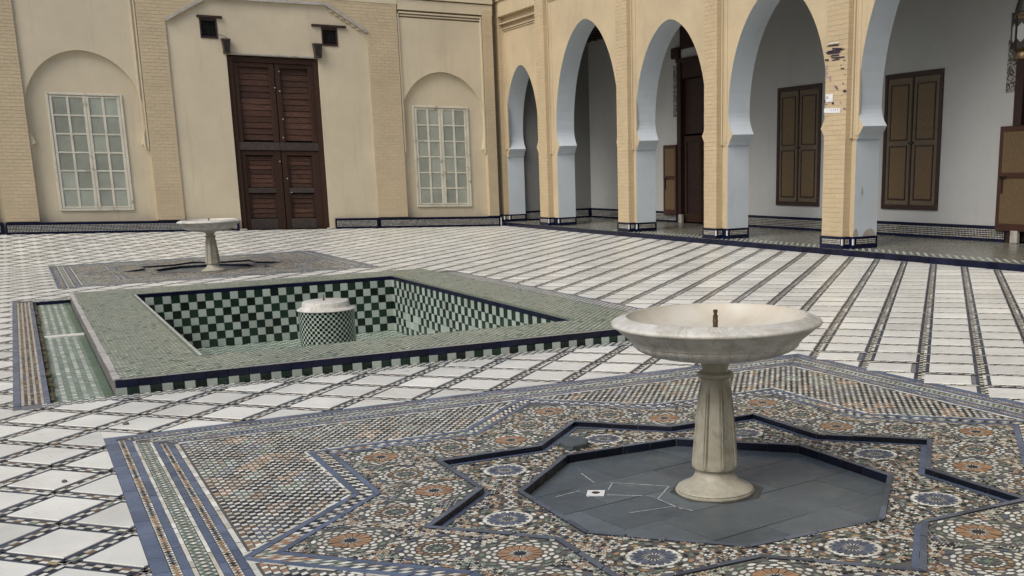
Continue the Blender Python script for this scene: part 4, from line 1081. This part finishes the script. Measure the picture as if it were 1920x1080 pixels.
# pilasters of cream brick
PIL = [(10.35, 10.95), (15.37, 15.94), (19.29, 19.755), (22.93, 23.455), (27.32, 27.86), (30.345, 30.9)]
bl_me = {}
lots = MB(); corem = MB()
for k, (y0, y1) in enumerate(PIL):
    corem = MB(); corem.box(XP + .004, XA + .01, y0 + .004, y1 - .004, .32, 6.9); lots = MB()
    pil = corem.build('pilaster', M['mortar'], arc, o=(XP, (y0 + y1) / 2, .32), label='pilaster with torn white posters and dark ink scrawl' if k == 1 else None)
    row = 0; z = .325
    while z < 6.88:
        L_ = (y1 - y0) / 2.5; y = y0 - (L_ / 2 if row % 2 else 0)
        while y < y1 - .01:
            a, c_ = max(y, y0), min(y + L_, y1)
            if c_ - a > .02:
                if k in (1, 2, 3) and z < (4.5 if k < 3 else 5.5):
                    key = (k, round(c_ - a, 3), a == y0 or a <= y0 + .001)
                    if key not in bl_me:
                        m_ = MB(); d_ = .14 if key[2] else .03; m_.box(0, d_, -(c_ - a) / 2 + .0025, (c_ - a) / 2 - .0025, -.038, .038, 0, .003); bl_me[key] = m_.data('brick', M['brick'])
                    put('brick', bl_me[key], pil, (XP + rnd.uniform(-.002, .002), (a + c_) / 2, z + pitch / 2))
                else: lots.box(XP + rnd.uniform(-.002, .002), XP + (.14 if a <= y0 + .001 else .03), a + .003, c_ - .003, z + .004, z + pitch - .004)
            y += L_
        z += pitch; row += 1
    lots.build('pilaster_brickwork', M['brick'], pil, kind='stuff')
# plinths of the piers
pp, pq, pf = MB(), MB(), MB()
JAMB = [(10.3, 11.1), (15.26, 16.05), (19.11, 19.89), (22.82, 23.60), (27.02, 28.12), (30.33, 30.9)]
def white_sq(o, u, v, nu, nv_, s=.021, pt=.031):
    for i in range(nu):
        for j in range(nv_):
            p = Vector(o) + Vector(u) * (pt * i) + Vector(v) * (pt * j); a, c_ = Vector(u) * s, Vector(v) * s
            pq.face([p, p + a, p + a + c_, p + c_], col=(.50, .50, .45) if rnd.random() < .85 else (.42, .36, .18))
for (p0, p1), (j0, j1) in zip(PIL, JAMB):
    z0, z1 = ZG, .325; pp, pq, pf = MB(), MB(), MB()
    pp.box(XP - .022, XA + .0, p0 - .018, p1 + .018, .0, z1); pp.box(XA - .018, XB + .015, j0 - .016, j1 + .016, z0 - .02, z1 - .003)
    nu = int((p1 - p0 - .06) / .031)
    white_sq((XP - .0245, p0 + .03, z0 + .085), (0, 1, 0), (0, 0, 1), nu, 3)
    white_sq((XP + .045, p0 - .0205, z0 + .085), (1, 0, 0), (0, 0, 1), 3, 3)
    white_sq((XA + .06, j0 - .0185, z0 + .085), (1, 0, 0), (0, 0, 1), 14, 3)
    for x, y in ((XP - .024, p0 - .02), (XA - .02, j0 - .018)): pf.box(x - .004, x + .022, y - .004, y + .02, z0 + .07, z1 - .04)
    po = pp.build('pier_plinth', M['navy'], arc, o=(XA, (j0 + j1) / 2, .1)); pq.build('plinth_mosaic', M['zel'], po, kind='stuff'); pf.build('plinth_fillet', M['paper'], po)
# moulded frames round each bay, ledge over the first bay
b = MB()
BAYS = [(10.95, 15.37, 6.6, 2.0), (15.94, 19.29, 6.05, 2.0), (19.755, 22.93, 6.0, 2.0), (23.455, 27.32, 5.95, 2.0), (27.86, 30.34, 5.55, 2.2)]
for y0, y1, zt, zb in BAYS:
    for off, wd, pr in ((.0, .035, .05), (.05, .03, .028)):
        if off: b.box(XA - pr, XA + .02, y0 + off, y0 + off + wd, zb, zt - off, 0, .006)
        b.box(XA - pr, XA + .02, y1 - off - wd, y1 - off, zb, zt - off, 0, .006)
        b.box(XA - pr, XA + .02, y0 + off + wd, y1 - off - wd, zt - off - wd, zt - off, 0, .006)
    b.box(XA - .014, XA + .02, y1 - .16, y1 - .08 - .001, zb + .05, zt - .16)
    b.box(XA - .012, XA + .02, y1 - .11, y1 - .001, 1.98, 2.04, 0, .004)
b.box(XP - .0, XA + .02, 27.87, 30.5, 5.86, 6.9, 0, .01); b.box(XP - .05, XA + .02, 27.0, 31, 6.28, 6.9, 0, .01); b.box(XA - .11, XA + .02, 27.87, 30.6, 5.66, 5.69)
b.build('bay_moulding', M['cream'], arc)
# scars, worn plaster at pier feet
for x, y, s, ht in ((13.24, 15.253, .06, .14), (13.55, 15.253, .14, .13), (13.36, 15.253, .02, .0)):
    zb = .325 if ht else 1.05; hh = ht or .13; b = MB()
    b.face([(x - s, y, zb), (x + s, y, zb), (x + s * .8, y, zb + hh * .6), (x + s * .3, y, zb + hh), (x - s * .5, y, zb + hh * .8), (x - s, y, zb + hh * .3)])
    b.build('worn_plaster', M['scar'], arc)
# torn posters and ink on the near pilaster
ink, pur, pap = MB(), MB(), MB()
def stk(mb, y0, y1, z0, z1, off=.0055, ang=0., jag=.0):
    cy, cz = (y0 + y1) / 2, (z0 + z1) / 2; pts = []
    hw_, hh_ = (y1 - y0) / 2, (z1 - z0) / 2
    ring_ = [(-1, -1), (-.4, -1), (.3, -1), (1, -1), (1, 0), (1, 1), (.4, 1), (-.2, 1), (-1, 1), (-1, .1)]
    for u, v in ring_:
        u *= hw_ * (1 + rnd.uniform(-jag, jag)); v *= hh_ * (1 + rnd.uniform(-jag, jag))
        pts.append((XP - off, cy + u * math.cos(ang) - v * math.sin(ang), cz + u * math.sin(ang) + v * math.cos(ang)))
    mb.face(pts)
px = lambda a, c_: (15.94 - (a - 95) / (335 - 95) * .57, 3.62 - (c_ - 120) / (940 - 120) * 1.16)
def stp(mb, a0, c0, a1, c1, **k):
    y1, z1 = px(a0, c0); y0, z0 = px(a1, c1); stk(mb, y0, y1, z0, z1, **k)
for q in ((125, 140, 245, 160), (100, 205, 290, 225), (105, 222, 250, 250), (160, 185, 265, 203), (155, 262, 245, 282), (160, 290, 240, 306), (165, 316, 250, 328), (245, 296, 305, 312), (95, 300, 130, 326), (290, 342, 316, 350), (262, 430, 305, 444), (262, 392, 278, 400), (300, 690, 335, 716), (308, 510, 320, 518), (290, 606, 306, 618), (310, 902, 330, 914), (92, 785, 105, 815), (280, 744, 287, 752), (266, 828, 278, 836), (105, 835, 130, 842), (180, 820, 200, 842)):
    stp(ink, *q, ang=rnd.uniform(-.02, .10), jag=.3)
for q in ((92, 400, 120, 420), (95, 450, 128, 480), (92, 500, 160, 522), (95, 530, 110, 545), (140, 540, 164, 556), (190, 620, 228, 640), (205, 645, 245, 660), (95, 375, 125, 390), (215, 655, 245, 675)):
    stp(pur, *q, ang=rnd.uniform(-.3, .5), jag=.4)
stp(pap, 108, 720, 190, 812, off=.008, jag=.06); stp(pap, 95, 890, 275, 945, off=.008, jag=.05, ang=.05); stp(pap, 120, 118, 240, 128, jag=.3)
ink.build('ink_scrawl', M['ink'], arc, kind='stuff'); pur.build('faded_paint', M['purple'], arc, kind='stuff'); pap.build('torn_poster', M['paper'], arc)
ink2 = MB(); stk(ink2, *sorted((px(200, 0)[0], px(150, 0)[0])), px(0, 818)[1], px(0, 808)[1], off=.0095); stk(ink2, *sorted((px(140, 0)[0], px(112, 0)[0])), px(0, 772)[1], px(0, 742)[1], off=.0095, jag=.1)
for k in range(4): yy, zz = px(180 + 22 * k, 912); stk(ink2, yy - .012, yy + .012, zz - .014, zz + .014, off=.0095, jag=.3)
ink2.build('faint_print', mat('faint_grey_print', (.42, .42, .45), .8), arc)

# ------------------------------------------------------------------ gallery behind the arcade
gw = thing('gallery_wall', 'white wall behind the arcade with brown shuttered windows and tall dark doorways', 'wall', (16.1, 19, 0))
DO = [(11.75, 14.40, 4.2), (22.4, 25.42, 4.2)]
b = MB()
b.plate([(GY0, -.05), (DO[0][0], -.05), (DO[0][0], 4.2), (DO[0][1], 4.2), (DO[0][1], -.05), (DO[1][0], -.05), (DO[1][0], 4.2), (DO[1][1], 4.2), (DO[1][1], -.05), (31.0, -.05), (31.0, 7), (GY0, 7)], [], lambda a, z, d: (d, a, z), XG, XG + .35)
b.build('wall_plaster', M['galwall'], gw)
b = MB()
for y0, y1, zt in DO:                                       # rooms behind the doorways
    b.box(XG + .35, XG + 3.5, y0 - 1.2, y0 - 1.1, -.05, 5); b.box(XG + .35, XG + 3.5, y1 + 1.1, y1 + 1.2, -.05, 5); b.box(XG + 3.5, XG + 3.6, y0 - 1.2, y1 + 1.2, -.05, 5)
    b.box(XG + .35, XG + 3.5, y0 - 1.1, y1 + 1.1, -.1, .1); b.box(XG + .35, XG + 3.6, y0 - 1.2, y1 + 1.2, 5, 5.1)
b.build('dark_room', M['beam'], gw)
b = MB(); b.box(XB - .02, XG + .02, GY1, GY1 + .3, -.05, 7); b.build('gallery_end_wall', mat('shaded_end_wall', (.20, .205, .20), .85, var=.08, nscale=.9), gw)  # colour darkened to stand for the shade in this deep corner
# plinth of the gallery wall
pn, pz = MB(), MB()
def plinth_y(y0, y1):
    pn.box(XG - .025, XG + .01, y0, y1, ZG - .01, ZG + .05); pn.box(XG - .025, XG + .01, y0, y1, ZG + .235, ZG + .285); pn.box(XG - .018, XG + .01, y0, y1, ZG + .05, ZG + .235)
    for i in range(int((y1 - y0 - .06) / .036)):
        for j in range(5):
            y, z = y0 + .03 + .036 * i, ZG + .057 + .036 * j
            pz.face([(XG - .021, y, z), (XG - .021, y + .022, z), (XG - .021, y + .022, z + .022), (XG - .021, y, z + .022)], col=(.46, .46, .42) if rnd.random() < .9 else (.4, .36, .2))
plinth_y(14.45, 22.3); plinth_y(25.5, 30.44)
pn.box(13.75, XG - .02, GY1 - .025, GY1 + .01, ZG, ZG + .285)
for i in range(58):
    for j in range(5):
        x, z = 13.8 + .036 * i, ZG + .057 + .036 * j
        pz.face([(x, GY1 - .028, z), (x + .022, GY1 - .028, z), (x + .022, GY1 - .028, z + .022), (x, GY1 - .028, z + .022)], col=(.46, .46, .42))
pn.build('plinth_tiling', M['navy'], gw); pz.build('plinth_mosaic', M['zel'], gw, kind='stuff')
# shuttered windows
def shutters(y0, y1, z0, z1, lb):
    f = MB(); t = .085
    f.box(XG - .03, XG + .03, y0, y0 + t, z0, z1, 0, .006); f.box(XG - .03, XG + .03, y1 - t, y1, z0, z1, 0, .006); f.box(XG - .03, XG + .03, y0 + t, y1 - t, z1 - t * 1.1, z1, 0, .006); f.box(XG - .035, XG + .03, y0 + t, y1 - t, z0, z0 + t, 0, .006)
    o = f.build('shuttered_window', M['frame_d'], gw, o=(XG, (y0 + y1) / 2, z0), label=lb)
    ym = (y0 + y1) / 2
    for l0, l1 in ((y0 + t, ym - .02), (ym + .02, y1 - t)):
        m_ = MB(); m_.box(XG - .012, XG + .02, l0, l1, z0 + t, z1 - t * 1.1, 0, .005); m_.build('shutter_leaf', M['ochre2'], o)
        zm = z0 + (z1 - z0) * .49
        for a, c_ in ((z0 + t + .10, zm - .05), (zm + .05, z1 - t - .13)):
            k_ = MB(); e_2 = .022
            for q in ((l0 + .09, l1 - .09, a, a + e_2), (l0 + .09, l1 - .09, c_ - e_2, c_), (l0 + .09, l0 + .09 + e_2, a + e_2, c_ - e_2), (l1 - .09 - e_2, l1 - .09, a + e_2, c_ - e_2)): k_.box(XG - .026, XG - .01, *q)
            k_.build('panel_moulding', M['frame_d'], o)
            k_ = MB(); k_.box(XG - .018, XG - .008, l0 + .09 + e_2, l1 - .09 - e_2, a + e_2, c_ - e_2, 0, .004); k_.build('shutter_panel', M['ochre'], o)
    k_ = MB(); k_.box(XG - .03, XG - .005, ym - .02, ym + .02, z0 + t, z1 - t * 1.1, 0, .004); zz = z0 + (z1 - z0) * .49; k_.box(XG - .045, XG - .01, ym - .07, ym + .07, zz - .02, zz + .02, 0, .006); k_.build('meeting_rail', M['frame_d'], o)
shutters(19.63, 21.17, .65, 3.26, 'brown shuttered window seen through the second arch, partly behind the pilaster')
shutters(16.12, 17.67, .64, 3.26, 'brown shuttered window seen through the nearest wide arch')
# doorways: dark frame, lintel, carved strip, low outer leaf folded back on the wall
for y0, y1, zt in DO:
    f = MB(); f.box(XG - .04, XG + .3, y1 - .16, y1 + .02, .1, zt + .0); f.box(XG - .04, XG + .3, y0 - .02, y0 + .16, .1, zt)
    f.box(XG - .06, XG + .3, y0 - .05, y1 + .05, zt + .001, zt + .10); f.box(XG - .0, XG + .32, y0 + .16, y1 - .16, zt - .4, zt - .001)
    f.box(XG - .14, XG + .02, y1 - .14, y1 + .18, zt + .10, zt + .38, 0, .03); f.box(XG - .06, XG + .02, y0, y1 - .14, zt + .32, zt + .9, 0, .02)
    d_ = f.build('doorway', M['frame_d'], gw, o=(XG, (y0 + y1) / 2, .1), label='tall dark wooden doorway with small folded wicket leaf' if y0 > 20 else None)
    m_ = MB()
    for k in range(3):
        a = y1 - .16 - .85 * (k + 1); m_.box(XG + .10, XG + .15, a + .01, a + .84, .14, 2.35); m_.box(XG + .10, XG + .15, a + .01, a + .84, 2.40, zt - .42)
    m_.build('door_leaf', M['frame_d'], d_)
    m_ = MB()
    for k in range(3):
        a = y1 - .16 - .85 * (k + 1)
        m_.box(XG + .07, XG + .10, a + .02, a + .12, .14, 2.35); m_.box(XG + .07, XG + .10, a + .73, a + .83, .14, 2.35); m_.box(XG + .07, XG + .10, a + .12, a + .73, .14, .36); m_.box(XG + .07, XG + .10, a + .12, a + .73, 2.2, 2.35)
    m_.build('leaf_frame', M['wood_v'], d_)
    m_ = MB(); m_.box(XG - .012, XG + .0, y1 + .03, y1 + .24, 2.72 if y0 < 20 else 2.85, 4.15 if y0 > 20 else 3.6); m_.build('carved_panel', M['carved'], gw)
    # wicket leaf
    l0, l1, z0, z1 = y1 + .0, y1 + .64, .32, 2.14
    if y0 < 20: l0, l1 = 13.86, 14.64
    xw = XG - .07
    m_ = MB(); m_.box(xw - .02, xw + .02, l0, l0 + .07, z0, z1, 0, .005); m_.box(xw - .02, xw + .02, l1 - .07, l1, z0, z1, 0, .005); m_.box(xw - .02, xw + .02, l0 + .07, l1 - .07, z0, z0 + .13, 0, .005); m_.box(xw - .02, xw + .02, l0 + .07, l1 - .07, z1 - .09, z1, 0, .005); m_.box(xw - .02, xw + .02, l0 + .07, l1 - .07, 1.24, 1.34, 0, .005)
    o = m_.build('wicket_leaf', mat('reddish_door_wood', (.05, .018, .012), .5, var=.2), gw, o=(xw, (l0 + l1) / 2, z0))
    for a, c_ in ((z0 + .13, 1.24), (1.34, z1 - .09)):
        k_ = MB(); k_.box(xw - .008, xw + .012, l0 + .07, l1 - .07, a, c_); k_.build('leaf_panel', M['ochre'], o)
    k_ = MB(); k_.box(xw - .04, xw - .02, l1 - .13, l1 - .10, .98, 1.26, 0, .006); k_.box(xw - .04, xw - .02, l1 - .20, l1 - .05, 1.24, 1.28, 0, .006); k_.build('latch', M['lantern'], o)
    k_ = MB(); k_.box(XG - .10, XG - .02, y1 - .28, y1 - .12, ZG, ZG + .22, 0, .01); k_.build('door_stone', M['coping'], gw)
# ceiling
ce = put('gallery_ceiling', None, None, (14.5, 18, 5.3), kind='structure')
b = MB(); b.box(13.55, XG + .4, GY0, 31, 5.36, 5.5); b.build('ceiling_boards', M['beam'], ce)
bm_ = MB()
for k in range(70): bm_.box(13.70, XG, GY0 + .2 + .37 * k, GY0 + .32 + .37 * k, 5.24, 5.36)
bm_.build('ceiling_joists', M['beam'], ce, kind='stuff')
# lantern
LX, LY = 14.6, 13.05
la = thing('hanging_lantern', 'dark metal lantern with frosted glass hanging in the arcade at the top right', 'lantern', (LX, LY, 3.1))
def hexa(prof, name, m, nn=8, **k):
    b = MB(); b.lathe(prof, nn, LX, LY, cap=True); return b.build(name, m, la, **k)
hexa([(.02, 4.15), (.05, 4.12), (.10, 4.06), (.15, 3.95), (.17, 3.85), (.175, 3.82), (.21, 3.80), (.215, 3.77)], 'lantern_dome', M['lantern'], 24)
hexa([(.215, 3.77), (.20, 3.74), (.20, 3.72)], 'upper_band', M['brass'])
hexa([(.195, 3.74), (.195, 3.30)], 'lantern_body', M['lglass'])
b = MB()
for k in range(8):
    a = 2 * math.pi * k / 8; a2 = 2 * math.pi * (k + 1) / 8
    p = lambda r, t, z: (LX + r * math.cos(t), LY + r * math.sin(t), z)
    b.bar(p(.20, a, 3.26), p(.20, a, 3.82), .025, .025, 0, (math.cos(a), math.sin(a), 0))
    for z0, z1 in ((3.28, 3.36), (3.66, 3.76)):
        b.mesh([p(.199, a, z0), p(.199, a2, z0), p(.199, a2, z1), p(.199, a, z1)], [(0, 1, 2, 3)])
    am = (a + a2) / 2
    for s in (0, 1):
        e0 = a if s == 0 else a2
        for z0, zc in ((3.36, 3.44), (3.66, 3.58)): b.mesh([p(.199, e0, z0), p(.190, am, z0), p(.199, e0, zc)], [(0, 1, 2)])
b.build('pierced_frame', M['lantern'], la)
hexa([(.20, 3.28), (.18, 3.26), (.13, 3.22), (.15, 3.16), (.18, 3.12), (.16, 3.10), (.03, 3.11)], 'lantern_skirt', M['brass'], 16)
b = MB(); b.lathe([(.006, 4.14), (.006, 5.24)], 8, LX, LY); b.build('chain', M['lantern'], la)

# the other two sides of the court, unseen, added to dim the gallery
b = MB(); b.box(-7.0, -6.7, -4.2, 31, -.1, 3.0); b.box(-7.0, 17, -4.5, -4.2, -.1, 6.9)  # left wall kept low so it shades the floor and end wall less
b.build('unseen_court_walls', M['cream'], kind='structure')
b = MB(); b.box(-6.7, 17, -4.2, FY0, -.05, .0); b.box(FX1, 13.2, FY0, GY0, -.05, 0); b.box(13.2, 13.6, -4.2, GY0, -.05, 6.9); b.box(13.6, 16.4, GY0 - .3, GY0, -.05, 6.9); b.build('court_margin', M['marble'], kind='structure')
